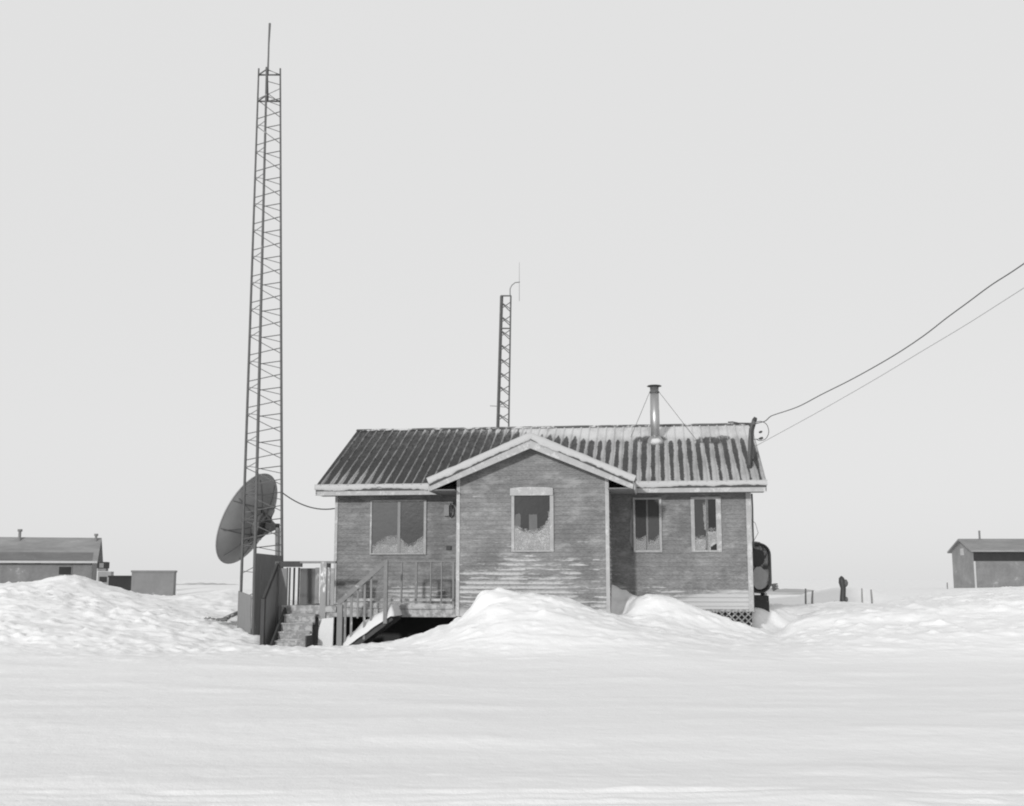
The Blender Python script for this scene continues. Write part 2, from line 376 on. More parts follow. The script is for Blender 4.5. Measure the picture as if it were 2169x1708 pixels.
def ground():
    px = np.concatenate([np.linspace(-4000, -500, 24)[:-1], np.arange(-500, 2700, 7.0), np.linspace(2700, 6200, 24)])
    Yr = np.array([r[0] for r in ROWS], float)
    Z = np.array([np.interp(px, [p for p, _ in r[1]], [z for _, z in r[1]]) for r in ROWS])
    ker = np.array([1, 2, 1.])/4
    for i in range(len(Z)):
        z = Z[i]; zz = np.convolve(np.pad(z, 1, 'edge'), ker, 'valid'); Z[i] = zz
    # monotone cubic along Y
    h = np.diff(Yr)[:, None]; dl = np.diff(Z, axis=0)/h
    M = np.zeros_like(Z); M[0] = dl[0]; M[-1] = dl[-1]
    for i in range(1, len(Yr)-1):
        a, b = dl[i-1], dl[i]; w1 = 2*h[i]+h[i-1]; w2 = h[i]+2*h[i-1]
        ok = a*b > 0
        with np.errstate(divide='ignore', invalid='ignore'):
            M[i] = np.where(ok, (w1+w2)/(w1/np.where(ok, a, 1)+w2/np.where(ok, b, 1)), 0)
    ys = np.concatenate([[-400, -150, -50, -20, -5, 0, 3, 5, 6.5], np.arange(7.5, 10, .04), np.arange(10, 21, .14), np.arange(21, 30.5, .055), np.arange(30.5, 36, .12), np.arange(36, 60, .5), np.geomspace(60, 6000, 60)])
    V = []
    nx = len(px)
    for Y in ys:
        i = min(max(np.searchsorted(Yr, Y, 'right')-1, 0), len(Yr)-2)
        t = (Y-Yr[i])/(Yr[i+1]-Yr[i]); H = Yr[i+1]-Yr[i]
        z = (2*t**3-3*t**2+1)*Z[i]+(t**3-2*t**2+t)*H*M[i]+(-2*t**3+3*t**2)*Z[i+1]+(t**3-t**2)*H*M[i+1]
        Ye = max(Y, 12.)
        X = (px-1084.5)/F*(Ye*CT+(z-EYE)*ST) if Y >= 12 else (px-1084.5)/F*(12*CT-EYE*ST)*(1+max(0, -Y)*.02)
        rough = np.interp(px, [-300, 0, 420, 600, 2300], [1., 1., .7, .12, .2])*np.interp(Y, [10, 22, 26, 36, 60], [.0, .25, 1, 1, .2])
        for j in range(nx):
            p = Vector((X[j], Y, 0))
            if Y < 300:
                nz = lambda fx, fy, k_: noise.noise(Vector((p.x*fx, p.y*fy, k_)))
                rg = lambda fx, fy, k_: 1-2*abs(nz(fx, fy, k_))
                dz = nz(.22, .6, 0)*.02+nz(.6, 1.6, 4)*.008
                if Y < 24: dz += max(0, nz(.5, 1.3, 30)-.1)*.05+max(0, nz(1.9, 3.2, 12)-.25)*.03+nz(4, 6, 3)*.003
                if Y < 12:
                    wv = .05*math.sin(p.x*.5)+.04*math.sin(p.x*1.3)
                    for yc, dd in ((8.62, .012), (8.78, .010), (9.02, .018), (9.75, .006)):
                        dz -= dd*math.exp(-((Y-yc-wv*.6)/.05)**2)*(.6+.8*nz(1.2, .5, yc))
                        dz += dd*.5*math.exp(-((Y-yc-.11-wv*.6)/.05)**2)*(.5+1.2*nz(3., 1., yc))
                if 21 < Y < 60:
                    k0 = min(1, (Y-21)/3)
                    dz += k0*(nz(2.6, 2.6, 9)*.016+(rg(1.1, 1.5, 17)-.6)*.022+(rg(3.3, 4.1, 23)-.6)*.012+max(0, nz(5.5, 6.5, 41)-.12)*.08+(rg(.55, .9, 71)-.5)*.03+max(0, nz(1.7, 2.2, 88)-.1)*.10*min(1, max(0, (Y-23.2)/1.5)))
                    r_ = rough[j]
                    if r_ > .01:
                        pm = min(1, max(0, nz(.35, .45, 60)*2.2+.55))
                        dz += r_*(nz(.5, .6, 2)*.06+pm*(nz(2.1, 2.3, 7)*.045+max(0, nz(4, 4.3, 1)-.05)*.10+max(0, nz(8, 8, 8)-.12)*.07)+(rg(1.3, 1.1, 14)-.6)*.03)
            else: dz = 0
            V.append((X[j], Y, z[j]+dz))
    Fc = []
    for r in range(len(ys)-1):
        b = r*nx
        Fc += [(b+j, b+j+1, b+nx+j+1, b+nx+j) for j in range(nx-1)]
    me = bpy.data.meshes.new('snow_ground'); me.from_pydata(V, [], Fc); me.update()
    me.polygons.foreach_set('use_smooth', [True]*len(me.polygons))
    me.materials.append(MAT['snow'])
    o = bpy.data.objects.new('snow_ground', me); C.objects.link(o); tag(o, kind='structure')
    return o
ground()

# low bare ridge on the horizon
def ridge(name, x0, x1, ytop, ybot, Y):
    mb = MB(); n = 60; a = [at(x0+(x1-x0)*i/n, ybot+3, Y) for i in range(n+1)]
    tops = []
    for i in range(n+1):
        t = i/n; h = math.sin(math.pi*min(1, max(0, t)))**.35
        tops.append(at(x0+(x1-x0)*t, ybot-(ybot-ytop)*h*(.75+.35*noise.noise(Vector((t*9, Y, 0)))), Y+6))
    back = [Vector((p.x*1.1, p.y+30, p.z-1.2)) for p in tops]
    for i in range(n):
        mb.quad(a[i], a[i+1], tops[i+1], tops[i]); mb.quad(tops[i], tops[i+1], back[i+1], back[i])
    return tag(mb.build(name, 'far_ground', smooth=True), kind='structure')
ridge('hill', 1560, 1748, 1243, 1259, 66)
ridge('hill', 330, 520, 1233, 1243, 160)

# ------------------------------------------------------------------ the house
house = empty('house', (X0, Y0, 0), -TH, label='grey clapboard house with ribbed snow-dusted roof and projecting front gable', cat='house')
ZB = .93                         # underside of the walls
SOF = ZE-ZF+.015                 # soffit height
def siding(mb, p0, p1, out, z0, zt, step=.1):
    """lap siding from p0 to p1 (2-D), zt(s) = wall top along it; out = unit outward normal"""
    L_ = math.hypot(p1[0]-p0[0], p1[1]-p0[1]); n = max(2, int(L_/.4))
    k = math.floor(z0/step)
    while True:
        za = max(z0, k*step); zb_ = (k+1)*step
        if za > max(zt(s/n) for s in range(n+1)): break
        for s in range(n):
            a, b = s/n, (s+1)/n
            q = []
            for t, z, o in ((a, za, .014), (b, za, .014), (b, zb_, .002), (a, zb_, .002)):
                z = min(z, zt(t)) if z > za or zt(t) > za else zt(t)
                q.append((p0[0]+(p1[0]-p0[0])*t+out[0]*o, p0[1]+(p1[1]-p0[1])*t+out[1]*o, z))
            if q[2][2] > za or q[3][2] > za:
                mb.quad(*q)
                # the lap's underside
                mb.quad((q[0][0]-out[0]*.014, q[0][1]-out[1]*.014, za), (q[1][0]-out[0]*.014, q[1][1]-out[1]*.014, za), q[1], q[0])
        k += 1
    return mb
flat = lambda z: (lambda t: z)
DEP = 2*DD
mb = MB()
siding(mb, (0, 0), (W_, 0), (0, -1), ZB, flat(SOF))
gab = lambda t: SOF+ (ZR-ZE-.05)*(1-abs(2*t-1))
siding(mb, (0, DEP), (0, 0), (-1, 0), ZB, gab)
siding(mb, (W_, 0), (W_, DEP), (1, 0), ZB, gab)
siding(mb, (W_, DEP), (0, DEP), (0, 1), ZB, flat(SOF))
mb.build('wall', 'siding_main', house)
mb = MB()
esl = (EZR-EZL)/(EW/2+EO)
etop = lambda t: EZL-.10+esl*(EO+EW/2*(1-abs(2*t-1)))
siding(mb, (E0, -PP), (E0+EW, -PP), (0, -1), .8, etop)
siding(mb, (E0+EW, -PP), (E0+EW, 0), (1, 0), .8, flat(EZL+.1))
siding(mb, (E0, 0), (E0, -PP), (-1, 0), .8, flat(EZL+.1))
mb.build('gable_wall', 'siding_gable', house)
# near-black sheet paints the shaded void; plywood closes the gable
MB().box(.02, E0-.02, .03, .06, -.4, ZB+.02).build('skirting_and_shade', 'void_shade', house)
MB().box(E0+.03, E0+EW-.03, -PP+.04, -PP+.07, -.4, .82).build('skirting_and_shade', 'plywood_dark', house)

# roof
def ribbed(mb, u0, u1, vA, zA, vB, zB, nrow=10):
    us = []
    k = math.floor(u0/PITCH)-1
    while k*PITCH < u1+PITCH:
        c = k*PITCH
        for o, hgt in ((-.030, 0), (-.014, .022), (.014, .022), (.030, 0), (.111, 0.002)):
            if u0 <= c+o <= u1: us.append((c+o, hgt))
        k += 1
    us = [(u0, 0)]+us+[(u1, 0)]
    b = len(mb.v); d = Vector((0, vB-vA, zB-zA)).normalized(); n = Vector((0, -d.z, d.y)) if vB > vA else Vector((0, d.z, -d.y))
    if n.z < 0: n = -n
    for r in range(nrow+1):
        t = r/nrow
        for u, hh in us:
            mb.v.append((u, vA+(vB-vA)*t+n.y*hh, zA+(zB-zA)*t+n.z*hh))
    m = len(us)
    for r in range(nrow):
        for i in range(m-1):
            mb.f.append((b+r*m+i, b+r*m+i+1, b+(r+1)*m+i+1, b+(r+1)*m+i))
mb = MB()
ribbed(mb, -OS, W_+OS, -OF-.03, ZE-.03*SLOPE, DD, ZR)
ribbed(mb, -OS, W_+OS, DEP+OF, ZE, DD, ZR)
roof = mb.build('roof', 'roofing', house)
# solid roof edge and deck below the sheeting
mb = MB()
for sgn in (0, 1):
    vA, vB = (-OF+.01, DD) if sgn == 0 else (DEP+OF-.01, DD)
    T = .10
    for (ua, ub) in ((-OS+.01, W_+OS-.01),):
        pts = [(vA, ZE-.012), (vB, ZR-.012), (vB, ZR-.012-T), (vA, ZE-.012-T)]
        a = [(ua, v_, z_) for v_, z_ in pts]; b_ = [(ub, v_, z_) for v_, z_ in pts]
        mb.quad(*a); mb.quad(*b_[::-1])
        for i in range(4): mb.quad(a[i], b_[i], b_[(i+1) % 4], a[(i+1) % 4])
mb.build('roof_deck', 'lumber_grey', roof)
mb = MB().box(-OS+.03, W_+OS-.03, -OF+.03, -.0, SOF, SOF+.02)
mb.box(-OS+.03, W_+OS-.03, DEP+.0, DEP+OF-.03, SOF, SOF+.02)
mb.build('soffit', 'lumber_grey', house)
# ridge cap
mb = MB()
n = 90
for i in range(n):
    ua = -OS-.01+(W_+2*OS+.02)*i/n; ub = -OS-.01+(W_+2*OS+.02)*(i+1)/n
    za = ZR+.035+.006*noise.noise(Vector((ua*2, 0, 0))); zb_ = ZR+.035+.006*noise.noise(Vector((ub*2, 0, 0)))
    mb.quad((ua, DD-.11, ZR-.03), (ub, DD-.11, ZR-.03), (ub, DD, zb_), (ua, DD, za))
    mb.quad((ua, DD, za), (ub, DD, zb_), (ub, DD+.11, ZR-.03), (ua, DD+.11, ZR-.03))
plain('ridge_metal', .11, .5, 3, frost=.42, fs=2.2, fg=.6)
mb.build('ridge_cap', 'ridge_metal', roof)

def snow_lip(mb, a, b, down, out, hgt, thick, seed, n=110, rag=.5):
    """crusted snow hanging over an edge from a to b with a ragged lower rim"""
    a, b, down, out = Vector(a), Vector(b), Vector(down).normalized(), Vector(out).normalized()
    rings = []
    for i in range(n+1):
        t = i/n; p = a.lerp(b, t); s = (b-a).length*t
        n1 = noise.noise(Vector((s*.9, seed, 0))); n2 = noise.noise(Vector((s*4.2, seed, 3))); n3 = noise.noise(Vector((s*11, seed, 5)))
        hh = hgt*(1+rag*(.6*n1+.35*n2+.2*n3))
        tk = thick*(1+.35*n2)
        rings.append([p-down*.025-out*.06, p-down*(.03+.012*n2)+out*tk*.5, p+down*hh*.3+out*tk, p+down*hh*.8+out*tk*.9, p+down*hh+out*tk*.35, p+down*hh*.96-out*.02])
    b0 = len(mb.v); m = 6
    for r in rings: mb.v += [tuple(q) for q in r]
    for i in range(n):
        for j in range(m):
            mb.f.append((b0+i*m+j, b0+(i+1)*m+j, b0+(i+1)*m+(j+1) % m, b0+i*m+(j+1) % m))
    mb.f.append(tuple(b0+j for j in range(m))[::-1]); mb.f.append(tuple(b0+n*m+j for j in range(m)))
# eave fascias, left and right of the gable, with the snow lip above
GL, GR = E0-EO, E0+EW+EO
fz0, fz1 = ZE-ZF, ZE-.10
for (a, b, sd) in ((-OS, E0+.12, 1.), (GR-.28, W_+OS, 5.)):
    fo = MB().box(a, b, -OF, -OF+.03, fz0, ZE-.02).build('fascia', 'fascia', house)
    MB().box(a+.005, b-.005, -OF-.012, -OF-.001, ZE-.132, ZE-.082).build('lip_shade_strip', 'dark_metal', fo)  # dark strip drawn in for the shadow gap under the snow lip
    mb = MB(); snow_lip(mb, (a-.02, -OF-.01, ZE+.0), (b+.02, -OF-.01, ZE+.0), (0, 0, -1), (0, -1, 0), .098, .03, sd, 220, 1.0)
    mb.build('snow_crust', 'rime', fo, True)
# rake boards of the main roof ends
for u in (-OS, W_+OS-.03):
    mb = MB()
    for vA, vB in ((-OF, DD), (DEP+OF, DD)):
        q = [(vA, ZE-.02), (vB, ZR-.02), (vB, ZR-.24), (vA, ZE-.22)]
        mb.quad(*[(u, v_, z_) for v_, z_ in q]); mb.quad(*[(u+.03, v_, z_) for v_, z_ in q][::-1])
        for i in range(4):
            (v1, z1), (v2, z2) = q[i], q[(i+1) % 4]
            mb.quad((u, v1, z1), (u+.03, v1, z1), (u+.03, v2, z2), (u, v2, z2))
    mb.build('rake_board', 'fascia', house)
# gable roof over the projection
AP = E0+EW/2
vF = -PP-EOF
vB2 = (EZR-ZE)/SLOPE-OF
gr = None
mb = MB()
for sg in (-1, 1):
    ue = AP+sg*(EW/2+EO)
    vb_e = max(-OF-.0, (EZL-ZE)/SLOPE-OF)
    top = [(AP, vF, EZR), (ue, vF, EZL), (ue, vb_e, EZL), (AP, vB2, EZR)]
    bot = [(p[0], p[1], p[2]-.09) for p in top]
    mb.quad(*top); mb.quad(*bot[::-1])
    for i in range(4): mb.quad(top[i], top[(i+1) % 4], bot[(i+1) % 4], bot[i])
gr = mb.build('gable_roof', 'ridge_metal', house)
for sg in (-1, 1):
    ue = AP+sg*(EW/2+EO)
    a, b = Vector((AP, vF, EZR)), Vector((ue, vF, EZL))
    mb = MB(); T = .285; d = (b-a).normalized()
    pf = [(a.x, EZR-.015), (b.x, EZL-.015), (b.x-sg*.05, EZL-T+.04), (a.x, EZR-T-.03)]
    fr = [(x, vF-.004, z) for x, z in pf]; bk = [(x, vF+.035, z) for x, z in pf]
    mb.quad(*fr); mb.quad(*bk[::-1])
    for i in range(4): mb.quad(fr[i], fr[(i+1) % 4], bk[(i+1) % 4], bk[i])
    rb = mb.build('rake_board', 'fascia', house)
    n_ = Vector((d.z, 0, -d.x)) if sg > 0 else Vector((-d.z, 0, d.x))
    if n_.z > 0: n_ = -n_
    mb = MB(); mb.beam(Vector((a.x+sg*.02, vF-.012, a.z-.118)), Vector((b.x-sg*.03, vF-.012, b.z-.118)), .012, .045, (0, 0, 1)); mb.build('lip_shade_strip', 'dark_metal', rb)  # shadow line below the rake's snow lip, painted as a dark strip
    mb = MB(); snow_lip(mb, a+Vector((-sg*.01, -.02, .012)), b+Vector((sg*.02, -.02, .012)), n_, (0, -1, 0), .118, .03, 10+sg*3, 160, .8)
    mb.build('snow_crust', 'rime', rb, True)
    # side eave board of the projection
    MB().box(ue-.03 if sg > 0 else ue, ue if sg > 0 else ue+.03, vF+.04, -OF-.04, EZL-.25, EZL-.02).build('fascia', 'fascia', house)
    ua, ub_ = (E0+EW+.02, ue-.035) if sg > 0 else (ue+.035, E0-.02)
    MB().box(ua, ub_, vF+.04, -OF-.04, EZL-.23, EZL-.212).build('soffit', 'lumber_grey', house)
# corner boards
def trim(u0, u1, v, z0, z1, name='corner_trim', m='white_trim', t=.03):
    return MB().box(u0, u1, v-t, v, z0, z1).build(name, m, house)
trim(-.01, .06, -.0, ZB-.02, SOF); trim(W_-.09, W_+.02, -.0, ZB-.05, SOF)
MB().box(W_+.001, W_+.03, .001, .09, ZB-.05, SOF).build('corner_trim', 'white_trim', house)
trim(E0-.03, E0+.045, -PP, .80, etop(0)-.02); trim(E0+EW-.05, E0+EW+.03, -PP, .62, etop(1)-.02)
# lattice skirting under the right-hand end
mb = MB()
la, lb = W_-2.4, W_-.02
zt_, zb0 = ZB-.02, .15
st = .105
k = la-1.2
while k < lb+1.2:
    for sg in (-1, 1):
        # clip the diagonal u = k + sg*(z - zb0) to the panel
        za, zc = zb0, zt_
        ua, uc = k, k+sg*(zt_-zb0)
        def clip(u_a, z_a, u_b, z_b):
            t0, t1 = 0., 1.
            du = u_b-u_a
            for lim, s_ in ((la, 1), (lb, -1)):
                if abs(du) < 1e-6: continue
                t = (lim-u_a)/du
                if (du > 0) == (s_ > 0): t0 = max(t0, t)
                else: t1 = min(t1, t)
            return (t0, t1) if t1-t0 > .03 else None
        c_ = clip(ua, za, uc, zc)
        if c_:
            t0, t1 = c_
            P = lambda t: (ua+(uc-ua)*t, -.01-.008*(sg > 0), za+(zc-za)*t)
            mb.beam(P(t0), P(t1), .008, .028, (0, 1, 0)) if False else mb.beam(P(t0), P(t1), .028, .008, (0, -1, 0))
    k += st*1.414
plain('lattice_shaded', .22, .5, 5, frost=.3, fs=4, fg=.5)  # white lattice greyed: the drift's shadow is put into its colour
mb.build('lattice_skirting', 'lattice_shaded', house)
MB().box(E0+EW+.05, lb, .12, .15, -.3, ZB).build('skirting_and_shade', 'void_shade', house)  # near-black backing sheet, the void's shade painted into its colour
MB().box(E0+EW, W_, -.004, .1, ZB-.06, ZB-.003).build('sill_beam', 'rim_frosted', house)

# windows ---------------------------------------------------------
def cv(ox, oy, sc):
    return lambda x, y: ((ox+x/sc)/1.8884, (oy+y/sc)/1.8884)
def poly(mb, pts, v, pl, grow=0.):
    """flat sheet from photograph outline on plane pl, set out to v"""
    P = [uv(p[0], p[1], pl) for p in pts]; q = []
    z_ = min(p.z for p in P)+.02
    if grow: P = [Vector((p.x, p.y, p.z+(grow if p.z > z_ else 0))) for p in P]
    lo = min(p.x for p in P)+.004, max(p.x for p in P)-.004
    zl = min(p.z for p in P)+.004
    for i in range(len(P)):
        a, b = P[i], P[(i+1) % len(P)]; m = max(1, int((b-a).length/.022))
        for k_ in range(m):
            c = a.lerp(b, k_/m)
            if lo[0] < c.x < lo[1] and c.z > zl:
                c = c+Vector((noise.noise(c*23)*.028, 0, noise.noise(c*19+Vector((5, 0, 0)))*.034))
                c.x = min(max(c.x, lo[0]), lo[1])
            q.append((c.x, v, c.z))
    mb.quad(*q[::-1])
def window(c, outer, glass, pl, trim_m, panes, mull, frosts, extra=(), header=None, deep=.035):
    """all rectangles in crop pixels; frosts = outlines of the rime on the glass"""
    a = uv(*c(outer[0], outer[1]), pl); b = uv(*c(outer[2], outer[3]), pl)
    g0 = uv(*c(glass[0], glass[1]), pl); g1 = uv(*c(glass[2], glass[3]), pl)
    mb = MB()
    v0, v1 = pl-.05, pl-.012
    mb.box(a.x, g0.x, v0, v1, b.z, a.z); mb.box(g1.x, b.x, v0, v1, b.z, a.z)
    mb.box(g0.x, g1.x, v0, v1, g0.z, a.z); mb.box(g0.x, g1.x, v0-.012, v1, b.z, g1.z)
    f = mb.build('window', trim_m, house)
    if header:
        h0 = uv(*c(header[0], header[1]), pl); h1 = uv(*c(header[2], header[3]), pl)
        mb = MB(); n = 14
        for i in range(n):
            t0, t1 = i/n, (i+1)/n
            bump = lambda t: .03*math.sin(math.pi*t)**.6
            ua, ub_ = h0.x+(h1.x-h0.x)*t0, h0.x+(h1.x-h0.x)*t1
            mb.quad((ua, v0-.03, h1.z), (ub_, v0-.03, h1.z), (ub_, v0-.02, h0.z+bump(t1)), (ua, v0-.02, h0.z+bump(t0)))
            mb.quad((ua, v0-.02, h0.z+bump(t0)), (ub_, v0-.02, h0.z+bump(t1)), (ub_, v1, h0.z+bump(t1)), (ua, v1, h0.z+bump(t0)))
            mb.quad((ua, v1, h1.z), (ub_, v1, h1.z), (ub_, v0-.03, h1.z), (ua, v0-.03, h1.z))
        mb.build('head_trim', 'fascia', f)
    for i, (x0, x1, gm) in enumerate(panes):
        p0 = uv(*c(x0, glass[1]), pl); p1 = uv(*c(x1, glass[3]), pl)
        MB().box(p0.x, p1.x, pl-.024-.001*i, pl-.016, p1.z, p0.z).build('pane', gm, f)
    for x0, x1 in mull:
        p0 = uv(*c(x0, glass[1]), pl); p1 = uv(*c(x1, glass[3]), pl)
        MB().box(p0.x, p1.x, pl-.045, pl-.0165, p1.z+.001, p0.z-.001).build('mullion', 'curtain' if trim_m == 'window_trim_dim' else 'frost_thin', f)
    for i, (outl, mm) in enumerate(frosts):
        mb = MB(); poly(mb, [c(*p) for p in outl], pl-.028-.0015*i, pl); fo_ = mb.build('frost', mm, f)
        if mm != 'curtain':
            for g_, dv in ((.05, .0005), (.08, .0009)):
                mb = MB(); poly(mb, [c(*p) for p in outl], pl-.028-.0015*i-dv, pl, g_); mb.build('frost_fringe', 'frost_speckle', fo_)
    return f
c1 = cv(1450, 1950, 4.88)
window(c1, (165, 250, 1245, 1312), (198, 285, 1196, 1282), 0, 'window_trim', [(198, 700, 'glass_hazy'), (735, 1196, 'glass')], [(698, 738)],
       [([(198, 1190), (250, 1180), (300, 1120), (400, 1080), (520, 1010), (698, 1000), (698, 1282), (198, 1282)], 'frost_thin'),
        ([(225, 1240), (300, 1130), (450, 1120), (560, 1150), (698, 1110), (698, 1282), (198, 1282)], 'frost'),
        ([(738, 1040), (800, 1110), (870, 1165), (960, 1150), (1040, 1115), (1110, 1060), (1196, 1005), (1196, 1282), (738, 1282)], 'frost')])
c2 = cv(1980, 1900, 4.881)
window(c2, (325, 300, 1150, 1502), (380, 405, 1078, 1475), -PP, 'window_trim', [(380, 1078, 'glass')], [],
       [([(405, 770), (470, 760), (505, 800), (500, 1100), (390, 1060), (385, 900)], 'curtain'),
        ([(665, 775), (825, 785), (830, 1160), (670, 1160)], 'curtain'),
        ([(1078, 740), (1040, 800), (1030, 950), (960, 1050), (880, 1105), (780, 1145), (680, 1150), (590, 1130), (510, 1095), (440, 1060), (380, 1035), (380, 1475), (1078, 1475)], 'frost')],
       header=(300, 270, 1135, 402))
c3 = cv(2480, 1940, 4.0167)
window(c3, (205, 208, 680, 1085), (240, 240, 640, 1050), 0, 'window_trim', [(240, 425, 'glass'), (450, 640, 'glass_hazy')], [(425, 450)],
       [([(240, 880), (320, 910), (425, 870), (425, 1050), (240, 1050)], 'frost_thin'),
        ([(450, 940), (540, 935), (600, 870), (640, 800), (640, 1050), (450, 1050)], 'frost_thin')])
window(c3, (1130, 195, 1640, 1080), (1190, 235, 1555, 1050), 0, 'window_trim', [(1190, 1385, 'glass_hazy'), (1410, 1555, 'glass')], [(1385, 1410)],
       [([(1190, 880), (1280, 865), (1385, 890), (1385, 1050), (1190, 1050)], 'frost'),
        ([(1410, 760), (1500, 748), (1555, 742), (1555, 950), (1500, 965), (1470, 990), (1450, 1005), (1462, 1035), (1410, 1050)], 'frost'),
        ([(1330, 330), (1385, 350), (1385, 760), (1350, 700)], 'frost_thin')])
# rime crusted on the boards beside the first right-hand window
mb = MB()
pl = [(150, 880), (165, 760), (155, 640), (175, 520), (165, 440), (190, 380), (204, 400), (204, 1085), (300, 1088), (280, 1110), (200, 1075), (180, 980)]
b = [uv(*c3(*p), 0) for p in pl]
mb.quad(*[(q.x, -.02, q.z) for q in b][::-1])
mb.build('frost', 'frost_thin', house)
# wall lamp and outlet by the inner corner
p = uv(948, 1082, 0)
lamp = MB().box(p.x-.07, p.x+.05, -.09, -.012, p.z-.13, p.z+.13).build('wall_lamp', 'frost_thin', house)
MB().tube([(p.x+.09, -.1, p.z+.16), (p.x+.13, -.14, p.z+.05), (p.x+.12, -.14, p.z-.08), (p.x+.08, -.08, p.z-.15)], .022, 8).build('hood', 'dark_metal', lamp)
p = uv(951, 1161, 0)
MB().box(p.x-.06, p.x+.06, -.05, -.012, p.z-.045, p.z+.045).build('outlet_box', 'dark_metal', house)

# stove pipe -------------------------------------------------------
cb = roof_hit(1388, 935)
r0 = uv(1388, 817, cb.y)
chim = MB()
segs = [cb.z-.15, cb.z+.35, cb.z+.36, cb.z+.8, cb.z+.81, r0.z-.02]
chim.tube([(cb.x, cb.y, z) for z in segs], [.112, .112, .118, .118, .112, .112], 28)
chim = chim.build('stove_pipe', 'galvanised', house, True)
MB().tube([(cb.x, cb.y, r0.z-.035), (cb.x, cb.y, r0.z-.02), (cb.x, cb.y, r0.z+.0)], [.13, .19, .165], 28).build('pipe_cap', 'dark_metal', chim)
MB().tube([(cb.x, cb.y, r0.z-.19), (cb.x, cb.y, r0.z-.155)], .126, 24).build('band', 'steel', chim)
MB().tube([(cb.x, cb.y, cb.z-.15), (cb.x, cb.y, cb.z+.03), (cb.x, cb.y, cb.z+.13)], [.28, .19, .125], 24).build('flashing', 'galvanised', chim, True)
mb = MB(); lump(mb, (cb.x+.02, cb.y-.16, cb.z-.03), (.15, .12, .09), 3); mb.build('snow_crust', 'snow_clump', chim, True)
for gx, gy in ((1335.5, 928), (1474, 931)):
    q = roof_hit(gx, gy)
    s_ = -1 if gx < 1388 else 1
    MB().tube([(cb.x+s_*.12, cb.y, r0.z-.17), (q.x, q.y, q.z)], .0065, 6).build('guy_wire', 'steel_thin', chim)

# service mast at the right rake ------------------------------------
mf = roof_hit(1588, 990)
mv = mf.y
def mp(px, py, dv=0.): return uv(px, py, mv+dv)
mast = MB().tube([mp(1588.5, 993), mp(1589.5, 960), mp(1590.5, 935), mp(1592, 910), mp(1595.5, 899), mp(1597.8, 889)], [.065, .06, .065, .062, .058, .05], 12).build('service_mast', 'wood_post', house, True)
MB().tube([mp(1598, 893), mp(1598.5, 887), mp(1596, 885)], [.055, .06, .03], 12).build('weather_head', 'dark_metal', mast, True)
MB().tube([mp(1586, 990, -.05), mp(1591, 991, -.05)], .05, 8).build('base_plate', 'dark_metal', mast)
MB().tube([mp(1592, 985, -.09), mp(1591, 965, -.09), mp(1593, 940, -.09), mp(1592, 915, -.09), mp(1596, 900, -.08), mp(1599, 902, -.06)], .018, 8).build('conduit', 'cable', mast, True)
MB().tube([mp(1594, 972, -.06), mp(1602, 984, -.05), mp(1612, 996, -.0), mp(1616, 1004, -.05), mp(1617.5, 1015, -.2)], .017, 8).build('conduit', 'cable', mast, True)
# drip loop with its connectors
cc = mp(1611, 915)
pts = []
for i in range(26):
    a = math.radians(118-i*9.6)
    pts.append((cc.x+.19*math.cos(a), cc.y-.02*math.sin(i), cc.z+.23*math.sin(a)+.02))
MB().tube(pts, .008, 6).build('drip_loop', 'cable', mast)
for (px_, py_, r_) in ((1611, 915.5, .03), (1612, 929, .035)):
    q = mp(px_, py_); MB().tube([(q.x-r_*1.3, q.y, q.z-r_*.3), (q.x, q.y, q.z), (q.x+r_*1.3, q.y, q.z+r_*.5)], [r_*.6, r_, r_*.6], 10).build('insulator', 'dark_metal', mast, True)
MB().tube([mp(1597, 931), mp(1605, 930.5), mp(1612, 929)], .008, 6).build('drip_loop', 'cable', mast)
# cable end lying on the ridge
a = uv(1542, 901, DD-.05)
b = uv(1575, 904, DD-.05)
MB().tube([(a.x, a.y, ZR+.05), ((a.x*.7+b.x*.3), a.y, ZR+.055), ((a.x*.3+b.x*.7), a.y, ZR+.02), (b.x+.12, a.y-.1, ZR+.0), mp(1591, 908)], .016, 8).build('roof_cable', 'cable', house, True)
# cable down the right corner
p1, p2, p3 = uv(1592.6, 1050, .02), uv(1594, 1110, .02), uv(1594.5, 1150, .02)
MB().tube([(W_+.055, .02, SOF-.02), (W_+.06, .01, p1.z-.3), (W_+.055, .03, p2.z), (W_+.06, .05, p3.z-.1)], .02, 8).build('wall_cable', 'cable', house)

# ------------------------------------------------------------------ overhead lines
def world(p): return Vector((X0+p.x*HC+p.y*HS, Y0-p.x*HS+p.y*HC, p.z))
def line(name, pts, Y_a, Y_b, r, start, **kw):
    """overhead line: photograph points, distance falling evenly from Y_a to Y_b"""
    P = [start]; x0, x1 = pts[0][0], pts[-1][0]
    for (x, y) in pts:
        t = (x-x0)/(x1-x0); Y = 1/((1-t)/Y_a+t/Y_b)
        P.append(at(x, y, Y))
    # refine with a smooth curve
    Q = []
    for i in range(len(P)-1):
        p0, p1, p2, p3 = P[max(i-1, 0)], P[i], P[i+1], P[min(i+2, len(P)-1)]
        for k_ in range(6):
            t = k_/6
            Q.append(.5*((2*p1)+(p2-p0)*t+(2*p0-5*p1+4*p2-p3)*t*t+(3*p1-p0-3*p2+p3)*t**3))
    Q.append(P[-1])
    return tag(MB().tube(Q, r, 6).build(name, 'cable' if r > .009 else 'thin_wire'), **kw)
mw = world(mp(1597, 899)); mY = mw.y
g = 'service cables from the roof mast'
